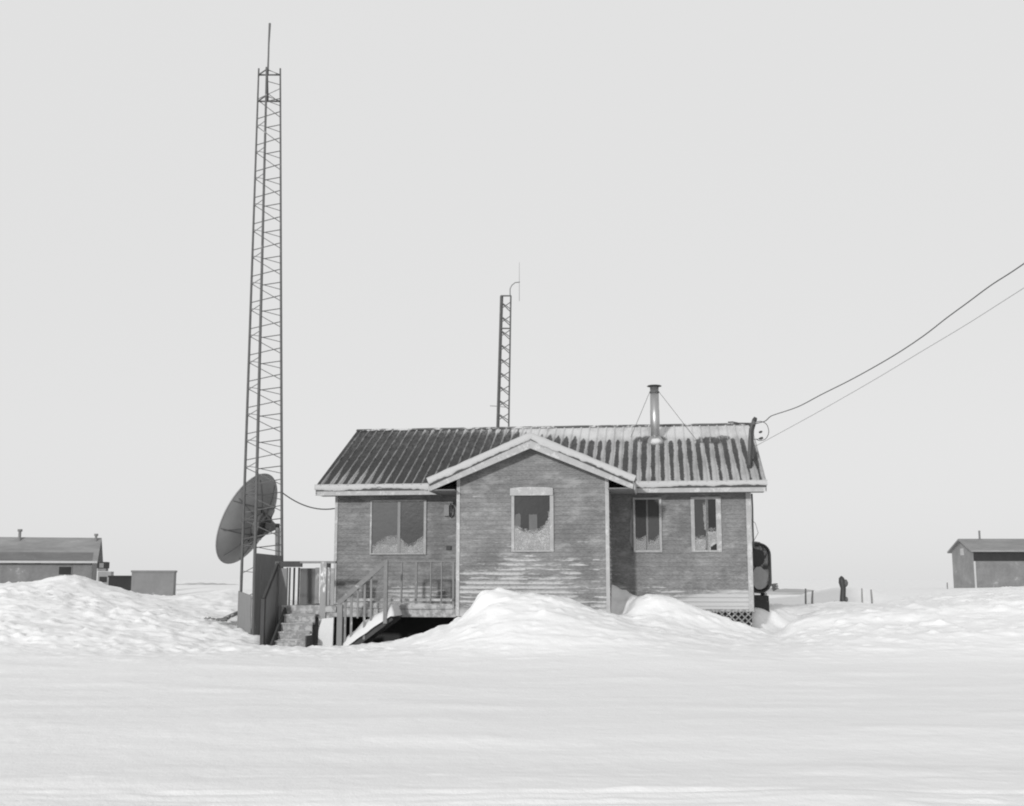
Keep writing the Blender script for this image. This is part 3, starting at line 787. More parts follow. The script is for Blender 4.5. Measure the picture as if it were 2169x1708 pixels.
line('overhead_cable', [(1608, 896), (1619, 893), (1625, 889), (1630, 884), (1640, 879), (1690, 862), (1740, 836), (1800, 806), (1860, 773), (1910, 743), (1960, 709), (2005, 674), (2050, 641), (2100, 604), (2160, 565), (2300, 466), (2480, 336)], mY, 17, .0105, mw,
     label='thicker wavy dark cable, upper of two running from roof mast up to right edge', cat='cable')
line('overhead_cable', [(1601, 945), (1612, 939), (1660, 913), (1740, 869), (1850, 806), (1950, 746), (2050, 686), (2160, 616), (2300, 528), (2480, 410)], mY, 17, .0055, world(mp(1593, 949)),
     label='thinner straight faint cable, lower of two running from roof mast to right edge', cat='cable')

# ------------------------------------------------------------------ deck and its stairs
deck = empty('wooden_deck', world(Vector((0, 0, 0)))-Vector((0, 0, 0)), -TH, label='weathered wooden deck with railings, wrapping the house\'s left corner beside the gable', cat='deck')
VF = -PP+.02
dl = uv(597, 1290, VF).x; dr = E0-.035
zt = uv(800, 1284, VF).z; zb = uv(800, 1307, VF).z
mb = MB()
n = 13
for i in range(n):
    va = VF+.03+(-VF+.0)*(i/n)*.985
    mb.box(dl, dr, va, va+(-VF)/n*.94, zt-.035, zt)
mb.box(dl, -.05, .02, 1.6, zt-.035, zt-.001)
mb.build('floor_boards', 'lumber_grey', deck)
MB().box(dl, dr, VF-.02, VF+.028, zb, zt+.012).build('rim_joist', 'rim_frosted', deck)
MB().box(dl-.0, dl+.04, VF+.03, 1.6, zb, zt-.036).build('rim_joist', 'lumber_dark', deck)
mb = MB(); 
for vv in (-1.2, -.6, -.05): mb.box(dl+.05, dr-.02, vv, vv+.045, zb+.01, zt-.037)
mb.build('joists', 'lumber_dark', deck)  # joists coloured dark to stand in for shade under the deck
# snow along the rim
mb = MB(); snow_lip(mb, (uv(724, 1300, VF).x, VF-.02, zt+.06), (dr-.03, VF-.02, zt+.02), (0, 0, -1), (0, -1, 0), .10, .035, 21, 80, .7)
mb.build('snow_crust', 'rim_frosted', deck, True)
rz = uv(660, 1189, VF).z        # top of the railing
def post(px0, px1, py0, py1, v, m='lumber', name='post', t=.09):
    a, b = uv(px0, py0, v), uv(px1, py1, v)
    return MB().box(a.x, b.x, v, v+t, b.z, a.z).build(name, m, deck)
# front posts reaching the ground
post(679, 689, 1190, 1312, VF-.06, 'lumber')
post(661.5, 671, 1307, 1374, VF+.04, 'lumber_grey')
post(714, 723, 1281, 1374, VF-.95, 'lumber_grey')
# front railing, left piece: wide pale slats and a flat top board
a, b = uv(637, 1187, VF), uv(712, 1187, VF)
MB().box(a.x, b.x, VF-.05, VF+.06, rz-.05, rz-.0).build('top_rail', 'lumber_grey', deck)
for x0, x1 in ((692, 697.5), (701, 706.5)):
    post(x0, x1, 1204, 1284, VF-.02, 'lumber', 'baluster', .03)
a, b = uv(690, 1284, VF-.04), uv(712, 1297, VF-.04)
MB().box(a.x, b.x, VF-.07, VF-.045, b.z, a.z).build('kick_board', 'rim_frosted', deck)
# front railing, right piece against the house wall
pr = uv(817, 1188, VF); pe = uv(964, 1188, VF)
MB().box(pr.x, pe.x, VF-.0, VF+.05, pr.z-.028, pr.z).build('top_rail', 'siding_main', deck)
plain('rail_grey', .18, .35, 8, frost=.12, fs=5, fg=.4)
deck.children[-1].data.materials[0] = MAT['rail_grey'] if len(deck.children) else None
for x in (817, 850, 881, 912, 935, 960):
    post(x-(2.0 if x in (817, 881, 960) else .9), x+(2.0 if x in (817, 881, 960) else .9), 1191, 1284, VF-.0, 'rail_grey', 'baluster', .05)
a, b = uv(725, 1268, VF), uv(962, 1274, VF)
MB().box(a.x, b.x, VF-.0, VF+.03, b.z, a.z).build('bottom_rail', 'rim_frosted', deck)
# railing along the back of the side deck
vb = 1.55
tz = uv(640, 1190, vb).z
a, b = uv(588, 1190, vb), uv(640, 1203, vb)
MB().box(dl-.02, uv(700, 1190, vb).x, vb, vb+.05, tz-.15, tz).build('top_rail', 'lumber_dark', deck)
bz = uv(640, 1275, vb).z
for x0, x1, m in ((607, 609.5, 'lumber_dark'), (612.5, 615.5, 'lumber_dark'), (621.5, 625, 'lumber_dark'), (631.5, 635, 'lumber_dark'), (668, 676, 'lumber'), (697, 700, 'lumber')):
    a, b = uv(x0, 1200, vb), uv(x1, 1200, vb)
    MB().box(a.x, b.x, vb+.005, vb+.035, bz-.25, tz-.15).build('baluster', m, deck)
a, b = uv(636, 1204, vb), uv(668, 1280, vb)
MB().box(a.x, b.x, vb+.008, vb+.03, b.z-.2, a.z).build('side_panel', 'plywood_dark', deck)
a, b = uv(588, 1204, vb), uv(608, 1280, vb)
MB().box(a.x, b.x, vb+.008, vb+.03, b.z-.2, a.z).build('side_panel', 'plywood', deck)
MB().box(dl+.04, -.02, vb-.01, vb+.045, zt-.2, zt+.08).build('kick_board', 'lumber_dark', deck)
# closed left side: plywood under the sloping hand rail of the front stairs
sl_ = dl+.0
hA = uv(589, 1193, VF); 
vS = VF-.98                     # foot of the front stairs
foot = uv(557.5, 1272, vS); 
gz = -.05
mb = MB()
q = [(hA.x-.02, VF-.02, hA.z-.02), (foot.x, vS, foot.z), (foot.x, vS, gz), (hA.x-.02, VF-.02, gz)]
mb.quad(*q); q2 = [(p_[0]+.02, p_[1], p_[2]) for p_ in q]; mb.quad(*q2[::-1])
for i in range(4): mb.quad(q[i], q[(i+1) % 4], q2[(i+1) % 4], q2[i])
mb.build('side_panel', 'plywood', deck)
MB().beam((hA.x, VF-.0, hA.z), (foot.x+.01, vS, foot.z+.02), .05, .10).build('hand_rail', 'lumber_dark', deck)
MB().box(foot.x-.03, foot.x+.05, vS-.05, vS+.04, gz, foot.z+.03).build('post', 'lumber_dark', deck)
MB().box(hA.x-.05, hA.x+.04, VF-.06, VF+.02, gz, hA.z+.03).build('post', 'plywood_dark', deck)
MB().box(hA.x-.04, uv(640, 1190, VF).x, VF-.03, VF+.04, rz-.13, rz+.0).build('top_rail', 'lumber_dark', deck)
a, b = uv(589, 1204, VF), uv(606, 1284, VF)
MB().box(a.x, b.x, VF-.01, VF+.012, zt, a.z).build('side_panel', 'plywood', deck)
# front stairs down towards the camera
sx0, sx1 = uv(592, 1330, VF-.5).x, uv(660, 1330, VF-.5).x
nst = 5
for i in range(nst):
    z = zt-(i+1)*(zt-.0)/(nst+.6); v = VF-.06-.19*(i+1)
    zn = zt-(i+2)*(zt-.0)/(nst+.6)
    MB().box(sx0, sx1, v, v+.23, z-.035, z).build('tread', 'lumber', deck)
    MB().box(sx0+.01, sx1-.01, v+.02, v+.04, zn-.05, z-.036).build('riser', 'rim_frosted', deck)
    mb = MB(); lump(mb, ((sx0+sx1)/2+.05*math.sin(i*2.), v+.13, z+.0), ((sx1-sx0)*.44, .09, .018+.012*(i % 2)), i+30, 24, 6, .4); mb.build('snow_crust', 'rim_frosted', deck, True)
MB().beam((sx0-.015, VF-.04, zt-.12), (sx0-.015, VF-.06-.19*nst, .06), .035, .24).build('stringer', 'lumber_dark', deck)
MB().box(sx1+.002, sx1+.03, VF-.95, VF-.5, -.2, zt-.62).build('stringer', 'lumber_dark', deck)
# second flight along the front of the deck, buried under drifted snow
fa, fb = uv(834, 1300, VF-.5), uv(742, 1360, VF-.6)
for v in (VF-.12, VF-.85):
    MB().beam((fa.x, v, fa.z-.02), (fb.x, v, fb.z-.1), .04, .24).build('stringer', 'lumber_dark', deck)
for i in range(5):
    t = (i+.5)/5
    MB().box(fa.x+(fb.x-fa.x)*t-.12, fa.x+(fb.x-fa.x)*t+.12, VF-.84, VF-.13, fa.z+(fb.z-.06-fa.z)*t-.0, fa.z+(fb.z-.06-fa.z)*t+.035).build('tread', 'lumber_grey', deck)
# one drifted sheet of snow over the whole flight
mb = MB(); nt_, nv_ = 60, 18
for i in range(nt_+1):
    t = -.14+1.24*i/nt_; xx = fa.x+(fb.x-fa.x)*t
    zc = fa.z+(fb.z-.02-fa.z)*max(t, -.03)
    for j in range(nv_+1):
        c_ = j/nv_*2-1; v = VF-.48+c_*.47
        pf = max(0, 1-abs(c_)**3)**.5*min(1, max(0, (t+.14)*9))**.5
        hh_ = .27*pf+pf*(noise.noise(Vector((xx*2.6, v*2.2, 1)))*.09+noise.noise(Vector((xx*7, v*6, 3)))*.035)
        mb.v.append((xx+.05*noise.noise(Vector((v*3, t*4, 9))), v, zc-.06+hh_))
for i in range(nt_):
    for j in range(nv_):
        q_ = i*(nv_+1)+j; mb.f.append((q_, q_+1, q_+nv_+2, q_+nv_+1))
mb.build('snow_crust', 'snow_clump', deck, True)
vh = VF-.92
ha, hb = uv(818, 1189, vh), uv(716, 1279, vh)
MB().beam(ha, hb, .045, .10).build('hand_rail', 'rail_grey', deck)
MB().box(ha.x-.04, ha.x+.04, vh-.04, vh+.04, fa.z-.2, ha.z+.02).build('post', 'rail_grey', deck)
for x, yb in ((730, 1366), (743, 1361), (757, 1300), (771, 1345), (785, 1305)):
    t = (x-716)/(818-716); yt = 1279+(1189-1279)*t
    a, b = uv(x-1.2, yt, vh), uv(x+1.2, yb, vh)
    MB().box(a.x, b.x, vh+.03, vh+.055, b.z-.1, a.z).build('baluster', 'lumber_grey', deck)
# white board standing under the deck edge
VW = VF-.32
a, b = uv(674.5, 1308, VW), uv(705.5, 1376, VW)
mb = MB()
A_ = world(Vector((a.x, VF-.1, 0))); 
pnl = [(a.x+.03, a.z-.22), (a.x+.09, a.z-.03), (b.x, a.z), (b.x-.01, b.z), (a.x, b.z), (a.x+.02, b.z+.35)]
fr = [(x-a.x, -.02, z-b.z) for x, z in pnl]; bk = [(x, .03, z) for x, _, z in fr]
mb.quad(*fr[::-1]); mb.quad(*bk)
for i in range(6): mb.quad(fr[i], fr[(i+1) % 6], bk[(i+1) % 6], bk[i])
wb = mb.build('white_board', 'snow_clump')
wb.location = world(Vector((a.x, VW, b.z))); wb.rotation_euler = (0, 0, -TH)
tag(wb, label='white snow-plastered board standing upright under the deck edge between two posts', cat='board')

# ------------------------------------------------------------------ tall lattice tower
def seg_at(A, B, py):
    """point of the 3-D line A-B seen at photograph height py"""
    lo, hi = -.3, 1.2
    def pyof(p):
        h_ = p.z-EYE; d = p.y*CT+h_*ST; return 854-F*(-p.y*ST+h_*CT)/d
    for _ in range(40):
        m = (lo+hi)/2
        if pyof(A.lerp(B, m)) > py: lo = m
        else: hi = m
    return A.lerp(B, lo)
Lb, Mb_, Rb = at(510.9, 1240, 27.9), at(538.3, 1240, 26.95), at(597.5, 1240, 27.7)
Lt, Mt, Rt = at(547.8, 154.8, 27.72), at(565, 147, 27.22), at(593.4, 154.8, 27.61)
base = (Lb+Mb_+Rb)/3; base.z = .3
tw = empty('radio_tower', base, 0, label='tall three-legged steel lattice tower tapering up with whip aerial on top', cat='tower')
def tp(p): return tuple(Vector(p)-base)
legs = {}
for nme, a, b in (('L', Lb, Lt), ('M', Mb_, Mt), ('R', Rb, Rt)):
    bot = a+(a-b)*((a.z-.0)/(b.z-a.z))
    legs[nme] = (a, b)
    MB().tube([tp(bot), tp(a.lerp(b, .5)), tp(b+Vector((0, 0, .12 if nme != 'M' else .02)))], [.036, .03, .021] if nme != 'M' else [.04, .034, .026], 10).build('leg', 'steel', tw)
per = 55.6; y = 491.3-per*6
i = 0
sc = per/250
mbA, mbB, mbC = [40], [40], [100]
NB = [0]
def bar(mb, l1, y1, l2, y2, r=.011):
    if mb[0] <= 0: return
    mb[0] -= 1
    MB().tube([tp(seg_at(*legs[l1], y1)), tp(seg_at(*legs[l2], y2))], r, 6).build('brace', 'steel_thin', tw)
while y < 1240:
    if y > 205:
        bar(mbA, 'M', y, 'R', y+50*sc, .0085)
        bar(mbA, 'M', y+2, 'R', y-20*sc, .0125)
        if y < 1150:
            bar(mbB, 'L', y-5*sc, 'R', y+160*sc)
            bar(mbB, 'R', y+105*sc, 'L', y+175*sc, .012)
        bar(mbC, 'L', y+230*sc, 'M', y+245*sc, .009); bar(mbC, 'M', y+190*sc, 'L', y+255*sc, .009)
    y += per
for y0 in (165, ):
    bar(mbA, 'M', 172, 'R', 180, .009); bar(mbA, 'M', 196, 'R', 218, .008); bar(mbB, 'L', 210, 'R', 188, .008)

for yL, yM in ((159, 147), (215, 203)):
    mb = MB()
    pl_, pm_, pr_ = seg_at(*legs['L'], yL), seg_at(*legs['M'], yM), seg_at(*legs['R'], yL)
    mb.tube([tp(pl_), tp(pr_), tp(pm_), tp(pl_+Vector((.002, 0, .001)))], .021, 6)
    mb.build('collar', 'steel', tw)
# whip and its mounting pipe
a, b = at(566.5, 215, 27.3), at(565, 143, 27.3)
MB().tube([tp(a), tp(b)], .032, 8).build('aerial_mount', 'steel', tw)
MB().tube([tp(at(567, 160, 27.3)), tp(at(568.6, 120, 27.3)), tp(at(569.2, 95, 27.3)), tp(at(571.5, 50, 27.3))], [.026, .022, .022, .03], 8).build('whip_aerial', 'steel_thin', tw)
# plywood climbing guards round the foot
def guard(p1, p2, ytop1, ytop2, ybot, out, m):
    a, b = seg_at(*legs[p1], ytop1), seg_at(*legs[p2], ytop2)
    c_, d_ = seg_at(*legs[p2], ybot), seg_at(*legs[p1], ybot)
    mb = MB(); o = Vector(out)*.05
    f_ = [Vector(tp(q_))+o for q_ in (a, b, c_, d_)]; g_ = [q_+Vector(out)*.02 for q_ in f_]
    mb.quad(*f_); mb.quad(*g_[::-1])
    for i in range(4): mb.quad(f_[i], f_[(i+1) % 4], g_[(i+1) % 4], g_[i])
    mb.build('climb_guard', m, tw)
guard('M', 'R', 1172, 1178, 1400, (.45, -.9, 0), 'plywood_dark')
guard('L', 'M', 1252, 1262, 1345, (-.8, -.6, 0), 'plywood')

# cable from the tower to the house corner
a = seg_at(*legs['R'], 1043); b = world(uv(709, 1077.5, 0))
pts = []
for i in range(13):
    t = i/12; p = a.lerp(b, t); p.z -= 4*.15*t*(1-t)+.0; pts.append(p)
tag(MB().tube(pts, .014, 8).build('sagging_cable', 'cable', None, True), label='short sagging dark cable from tall lattice tower to the house\'s left corner', cat='cable')

# ------------------------------------------------------------------ satellite dish
dc = at(524, 1099, 28.9)
ax = Vector((-.887, .246, .41)).normalized()     # the way it faces: left, away and up
dish = empty('satellite_dish', (dc.x+.55, dc.y-.25, .4), 0, label='large grey satellite dish behind the foot of the tall tower, facing away', cat='dish')
dl0 = Vector(dish.location)
xa = ax.cross(Vector((0, 0, 1))).normalized(); ya = xa.cross(ax).normalized()
R = 1.2; dep = .36
mb = MB(); nr, na = 12, 56
for side in (0, 1):
    b0 = len(mb.v)
    for i in range(nr+1):
        r = R*i/nr
        for j in range(na):
            a = 2*math.pi*j/na
            p = dc-dl0+xa*(r*math.cos(a))+ya*(r*math.sin(a))-ax*(dep*(1-(r/R)**2)+.012*side)
            mb.v.append(tuple(p))
    for i in range(nr):
        for j in range(na):
            q = (b0+i*na+j, b0+(i+1)*na+j, b0+(i+1)*na+(j+1) % na, b0+i*na+(j+1) % na)
            mb.f.append(q if side == 0 else q[::-1])
mb.build('reflector', 'dish', dish, True)
rim = [dc-dl0+xa*(R*math.cos(2*math.pi*j/56))+ya*(R*math.sin(2*math.pi*j/56)) for j in range(57)]
MB().tube(rim, .018, 8, False).build('rim', 'dish', dish, True)
# stiffening seams on the back
mb = MB()
for k_ in range(8):
    a = math.pi*2*k_/8+.3; pts = []
    for i in range(2, 12):
        r = R*i/12; pts.append(dc-dl0+xa*(r*math.cos(a))+ya*(r*math.sin(a))-ax*(dep*(1-(r/R)**2)+.02))
    mb.tube(pts, .007, 6)
for (z0_, ) in ((-.30,), (.42,)):
    pts = []
    for i in range(-10, 11):
        xx = i/10*math.sqrt(max(0, .96-(z0_/R)**2))*R; r2 = (xx*xx+z0_*z0_)/(R*R)
        pts.append(dc-dl0+xa*xx+ya*z0_-ax*(dep*(1-r2)+.018))
    mb.tube(pts, .009, 6)
plain('dish_seam', .12, .3, 4)
mb.build('seam', 'dish_seam', dish)
hub = dc-dl0-ax*(dep+.02)
MB().tube([hub+ax*.1, hub-ax*.15], [.34, .3], 16).build('hub', 'steel', dish)
pt = at(588, 1118, 28.5)-dl0; pbm = at(588, 1330, 28.5)-dl0
MB().tube([pt, pbm], .06, 12).build('pedestal', 'lumber_grey', dish)
mb = MB(); mb.beam(hub-ax*.1, pt+Vector((0, 0, .02)), .14, .16); mb.tube([hub+Vector((.05, -.1, .35)), pt+Vector((0, 0, .0))], .03, 8); mb.tube([hub+Vector((-.25, -.05, -.42)), pt+Vector((-.02, 0, .0))], .035, 8)
mb.tube([hub+Vector((-.1, -.1, .05)), hub+Vector((.05, -.15, .4))], .05, 8)
mb.build('mount_arm', 'dark_metal', dish)
fp = dc-dl0+ax*.42
mb = MB()
for a in (.4, 2.5, 4.6): mb.tube([dc-dl0+xa*(R*.95*math.cos(a))+ya*(R*.95*math.sin(a)), fp], .012, 6)
mb.build('feed_arm', 'steel_thin', dish)
MB().tube([fp-ax*.08, fp+ax*.1], .07, 12).build('feed_horn', 'steel', dish)

# ------------------------------------------------------------------ lattice mast behind the roof
YM = 35.6
mbz = 1.0
q0 = at(1066, 907, YM); base2 = Vector((q0.x, YM+.1, mbz))
ms = empty('lattice_mast', base2, 0, label='shorter lattice mast rising behind the roof ridge with bent aerial on top', cat='mast')
T2 = lambda p: tuple(Vector(p)-base2)
l1 = (at(1053.5, 907, YM), at(1061.5, 627, YM)); l2 = (at(1077.5, 907, YM), at(1082, 627, YM)); l3 = (at(1055.5, 907, YM+.28), at(1063.8, 627, YM+.26))
for a, b in (l1, l2, l3):
    bot = a+(a-b)*((a.z-mbz)/(b.z-a.z))
    MB().tube([T2(bot), T2(b)], .036 if a is not l2[0] else .026, 8).build('leg', 'steel', ms)
mb = MB(); y = 640
while y < 930:
    yb = y+15
    for (p_, q_, ya, yc) in ((l1, l2, y, yb), (l2, l1, y, yb), (l3, l2, y+3, yb+6)):
        MB().tube([T2(seg_at(*p_, ya)), T2(seg_at(*q_, yc))], .015, 6).build('brace', 'steel_thin', ms)
    y += 29.5

for yy in (627, 696):
    mb = MB(); a_, b_, c_ = [Vector(T2(seg_at(*l_, yy))) for l_ in (l1, l2, l3)]
    mb.tube([a_, b_, c_, a_+Vector((0, .01, .002))], .024, 6); mb.build('collar', 'steel', ms)
MB().tube([T2(at(1080.5, 628, YM)), T2(at(1080.5, 612, YM)), T2(at(1084, 605, YM)), T2(at(1091, 599, YM)), T2(at(1101, 598, YM))], .014, 8).build('aerial_arm', 'steel_thin', ms, True)
MB().tube([T2(at(1100, 638, YM)), T2(at(1100, 600, YM)), T2(at(1100, 556, YM))], [.007, .006, .004], 6).build('whip_aerial', 'steel_thin', ms)
MB().tube([T2(at(1038, 860, YM)), T2(at(1056, 861, YM)), T2(at(1071, 863, YM))], .010, 6).build('side_aerial', 'steel_thin', ms)

# ------------------------------------------------------------------ fuel tank beside the right wall
va = 1.75
cx = uv(1608, 1203, va); hw = (uv(1634, 1203, va).x-cx.x); zt1 = uv(1608, 1150, va).z; zb1 = uv(1608, 1257, va).z
tk = empty('fuel_tank', world(Vector((cx.x, va, zb1))), -TH, label='upright oval dark heating oil tank with frosted end beside the house\'s right wall', cat='tank')
def obround(r, h0, h1, n=14):
    pts = []
    for i in range(n+1):
        a = math.pi*i/n; pts.append((r*math.cos(a), h1-r+r*math.sin(a)))
    for i in range(n+1):
        a = math.pi+math.pi*i/n; pts.append((r*math.cos(a), h0+r+r*math.sin(a)))
    return pts
H = zt1-zb1
def loft(rings):
    mb = MB(); n = len(rings[0][1])
    for v, pts in rings: mb.v += [(x, v, z) for x, z in pts]
    for k_ in range(len(rings)-1):
        for j in range(n):
            mb.f.append((k_*n+j, k_*n+(j+1) % n, (k_+1)*n+(j+1) % n, (k_+1)*n+j))
    return mb, n
ro = obround(hw, 0, H); 
def shr(pts, d): return [(x*(hw-d)/hw, H/2+(z-H/2)*(H/2-d)/(H/2)) for x, z in pts]
mb, n = loft([(1.5, shr(ro, .04)), (1.46, ro), (0, ro), (-.01, shr(ro, .01)), (-.01, shr(ro, .055)), (.05, shr(ro, .06))])
mb.f.append(tuple(range(n))[::-1])
mb.build('shell', 'tank_body', tk, True)
plain('tank_end', .055, .3, 3.2, .6, frost=.55, fs=2.6, fg=.33)
mb = MB(); rr = shr(ro, .06); mb.v = [(x, .045, z) for x, z in rr]+[(0, .0, H/2)]
mb.f = [(j, (j+1) % n, n) for j in range(n)]
mb.build('end_plate', 'tank_end', tk, True)
mb = MB(); fo_ = []
for i in range(22):      # frosted lower part of the end
    a = 2*math.pi*i/22; k_ = 1+.16*noise.noise(Vector((math.cos(a)*1.5, math.sin(a)*1.5, 2)))
    fo_.append((.01+math.cos(a)*(hw-.10)*k_, -.004, .36+math.sin(a)*.27*k_))
mb.quad(*fo_); mb.build('frost', 'frost', tk)
mb = MB(); c_ = []
for i in range(20):
    a = 2*math.pi*i/20; k_ = 1+.2*noise.noise(Vector((math.cos(a)*1.5, math.sin(a)*1.5, 7)))
    c_.append((-.02+math.cos(a)*(hw-.14)*k_, -.009, H-.36+math.sin(a)*.22*k_))
mb.quad(*c_); mb.build('bare_patch', 'tank_body', tk)
mb = MB(); mb.tube([(-.2, .2, H-.08), (-.2, .2, H+.1), (-.23, .2, H+.19)], [.05, .045, .02], 10); mb.build('filler_pipe', 'dark_metal', tk)
mb = MB(); lump(mb, (-.1, .4, H-.01), (.2, .4, .06), 5, 16, 6); mb.build('snow_crust', 'frost_thin', tk, True)
MB().tube([(-.12, .25, H+.0), (.02, .2, H+.25), (-.05, .1, H+.48), (-.3, -.1, H+.7)], .006, 6).build('fuel_line', 'steel_thin', tk, True)
# its timber crib
cb_ = world(Vector((cx.x, va, 0)))
sb = empty('tank_stand', Vector((cb_.x, cb_.y, uv(1608, 1286, va).z)), -TH, label='dark timber crib under the oval oil tank', cat='stand')
h2 = uv(1608, 1262, va).z-uv(1608, 1286, va).z; hg = zb1-uv(1608, 1286, va).z
x0 = uv(1592, 1270, va).x-cx.x-.04; x1 = uv(1629.5, 1270, va).x-cx.x
for i, v in enumerate((.05, .65, 1.2)):
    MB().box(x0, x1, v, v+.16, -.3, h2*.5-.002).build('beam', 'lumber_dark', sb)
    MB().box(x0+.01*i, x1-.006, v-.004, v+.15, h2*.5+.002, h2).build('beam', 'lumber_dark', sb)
for x in (x0+.06, x1-.1):
    MB().box(x, x+.06, .1, 1.3, h2+.001, hg+.01).build('bearer', 'snow_clump', sb)

# ------------------------------------------------------------------ things at a distance
# left house
LY = 100
r0_, r1_ = at(205, 1187, LY), at(-120, 1187, LY)
rot = math.radians(15)
hl = empty('far_house', (r0_.x, LY, .5), rot, label='long low grey house with pale eave line beyond left snowbank', cat='house')
WL = 15.; ez = hz(1188.5, LY)-.5; rzz = hz(1139, LY+1.8)-.5; dp = 5.2
MB().box(-WL, -.35, 0, dp, -1.5, ez).build('wall', 'far_wall', hl)
mb = MB()
for s_ in (0, 1):
    vA, vB = (-.5, dp/2) if s_ == 0 else (dp+.5, dp/2)
    q = [(-WL, vA, ez-.05), (.1, vA, ez-.05), (.1, vB, rzz), (-WL, vB, rzz)]
    q2 = [(x, v, z-.12) for x, v, z in q]; mb.quad(*q); mb.quad(*q2[::-1])
    for i in range(4): mb.quad(q[i], q[(i+1) % 4], q2[(i+1) % 4], q2[i])
rf = mb.build('roof', 'far_roof', hl)
tb = .36
mb = MB(); a_ = (-.5+(dp/2+.5)*.02, ez-.05+(rzz-ez+.05)*.02+.02); b_ = (-.5+(dp/2+.5)*tb, ez-.05+(rzz-ez+.05)*tb+.02)
mb.quad((-WL, a_[0], a_[1]), (-.35, a_[0], a_[1]), (-.35, b_[0], b_[1]), (-WL, b_[0], b_[1])); mb.build('bare_shingles', 'far_roof_dark', rf)
MB().box(-WL, .1, -.56, -.505, ez-.2, ez-.02).build('fascia', 'far_trim', hl)
gq = MB(); gq.quad((-.34, 0, ez), (-.34, dp, ez), (-.34, dp/2, rzz-.1)); gq.build('gable_end', 'far_wall', hl)
for (xx0, xx1, yy0, yy1) in ((123, 146.5, 1201, 1217), (32, 44, 1190, 1195), (76, 88, 1190, 1195)):
    ax_ = (at(xx0, 1205, LY-1).x-r0_.x)/math.cos(rot); bx_ = (at(xx1, 1205, LY-1).x-r0_.x)/math.cos(rot)
    wn = MB().box(ax_-.08, bx_+.08, -.05, -.002, hz(yy1, LY-1)-.58, hz(yy0, LY-1)-.42).build('window', 'far_pale', hl)
    MB().box(ax_, bx_, -.08, -.051, hz(yy1, LY-1)-.5, hz(yy0, LY-1)-.5).build('pane', 'far_wall_dark', wn)
for xx, yt, rr_ in ((51, 1122, .2), (199.5, 1130, .17)):
    x_ = (at(xx, 1140, LY).x-r0_.x)/math.cos(rot)
    zz = hz(yt, LY+1.)-.5
    MB().tube([(x_, dp/2-.4, rzz-.6), (x_, dp/2-.4, zz-.2), (x_, dp/2-.4, zz-.19), (x_, dp/2-.4, zz)], [rr_*.6, rr_*.6, rr_, rr_], 10).build('stove_pipe', 'far_wall', rf)
# porch and stacked gear at its end
pq = at(206, 1237, LY-2)
pc = empty('porch_shed', (pq.x, LY-2, hz(1240, LY-2)), math.radians(10), label='small dark open porch at the right end of the far left house', cat='porch')
hh = lambda y_: hz(y_, LY-2)-hz(1240, LY-2)
MB().box(0, 1.05, 0, 1.5, -1, hh(1211)).build('wall', 'far_roof', pc)
MB().box(.15, .75, -.03, -.001, .25, hh(1213)-.35).build('doorway', 'far_wall_dark', pc)
MB().box(-.05, .62, .05, 1.3, hh(1210)+.002, hh(1204)).build('snowed_load', 'far_pale', pc)
MB().box(-.08, .68, -.05, 1.4, hh(1204)+.002, hh(1190.5)).build('hood', 'far_wall_dark', pc)
MB().box(.1, .45, -.09, -.052, hh(1203), hh(1193)).build('hood_panel', 'far_pale', pc)
# dark box and pale container
CY = 78
def cont(px0, px1, pt_, pb, Y, dep_, name, m, lab, cat, rotd=8, ribs=False):
    a, b = at(px0, pb, Y), at(px1, pb, Y)
    z0 = a.z; o = empty(name, (a.x, Y, z0), math.radians(rotd), label=lab, cat=cat)
    W__ = (b.x-a.x)/math.cos(math.radians(rotd)); hgt = hz(pt_, Y)-z0
    MB().box(0, W__, 0, dep_, -1., hgt-.12).build('body', m, o)
    mb = MB().box(-.05, W__+.05, -.05, dep_+.05, hgt-.118, hgt); mb.build('roof', m if not ribs else 'far_roof', o)
    if ribs:
        mb = MB()
        for i in range(9): mb.box(W__*i/8-.03 if i else 0, W__*i/8+.03 if i < 8 else W__, -.045, -.002, -.6, hgt-.13)
        mb.build('ribs', m, o)
        MB().box(W__*.86, W__*.9, -.06, -.046, .3, hgt*.6).build('door_bar', 'far_wall', o)
    return o
cont(276.5, 361, 1208.5, 1266, 74, 2.2, 'storage_container', 'far_pale', 'pale grey boxy storage container standing right of the far left house', 'container', 12)
cont(229, 277.5, 1219.5, 1250, 80, 2.0, 'storage_box', 'far_wall_dark', 'low dark box between the far left house and the pale container', 'box', 12)
# right house
RY = 100
rq = at(2065.5, 1243, RY)
hr = empty('far_cabin', (rq.x, RY, rq.z), 0, label='small grey gabled cabin with dark strip under eave at right edge', cat='cabin')
ez2 = hz(1166, RY)-rq.z; rz2 = hz(1141.5, RY+2.4)-rq.z; dp2 = 4.8; WR = 9.
mb = MB().box(0, WR, 0, dp2, -1.5, ez2); mb.build('wall', 'far_wall', hr)
mb = MB(); mb.quad((0.01, 0, ez2), (.01, dp2/2, rz2-.12), (.01, dp2, ez2)); mb.quad((-.006, -.02, -1.), (-.006, dp2+.02, -1.), (-.006, dp2+.02, ez2), (-.006, dp2/2, rz2-.1), (-.006, -.02, ez2)); mb.build('gable_end', 'far_roof', hr)
mb = MB()
for s_ in (0, 1):
    vA, vB = (-.35, dp2/2) if s_ == 0 else (dp2+.35, dp2/2)
    q = [(-.3, vA, ez2-.0), (WR, vA, ez2-.0), (WR, vB, rz2), (-.3, vB, rz2)]
    q2 = [(x, v, z-.14) for x, v, z in q]; mb.quad(*q); mb.quad(*q2[::-1])
    for i in range(4): mb.quad(q[i], q[(i+1) % 4], q2[(i+1) % 4], q2[i])
rf2 = mb.build('roof', 'far_roof', hr)
x_ = at(2077, 1140, RY+2).x-rq.x
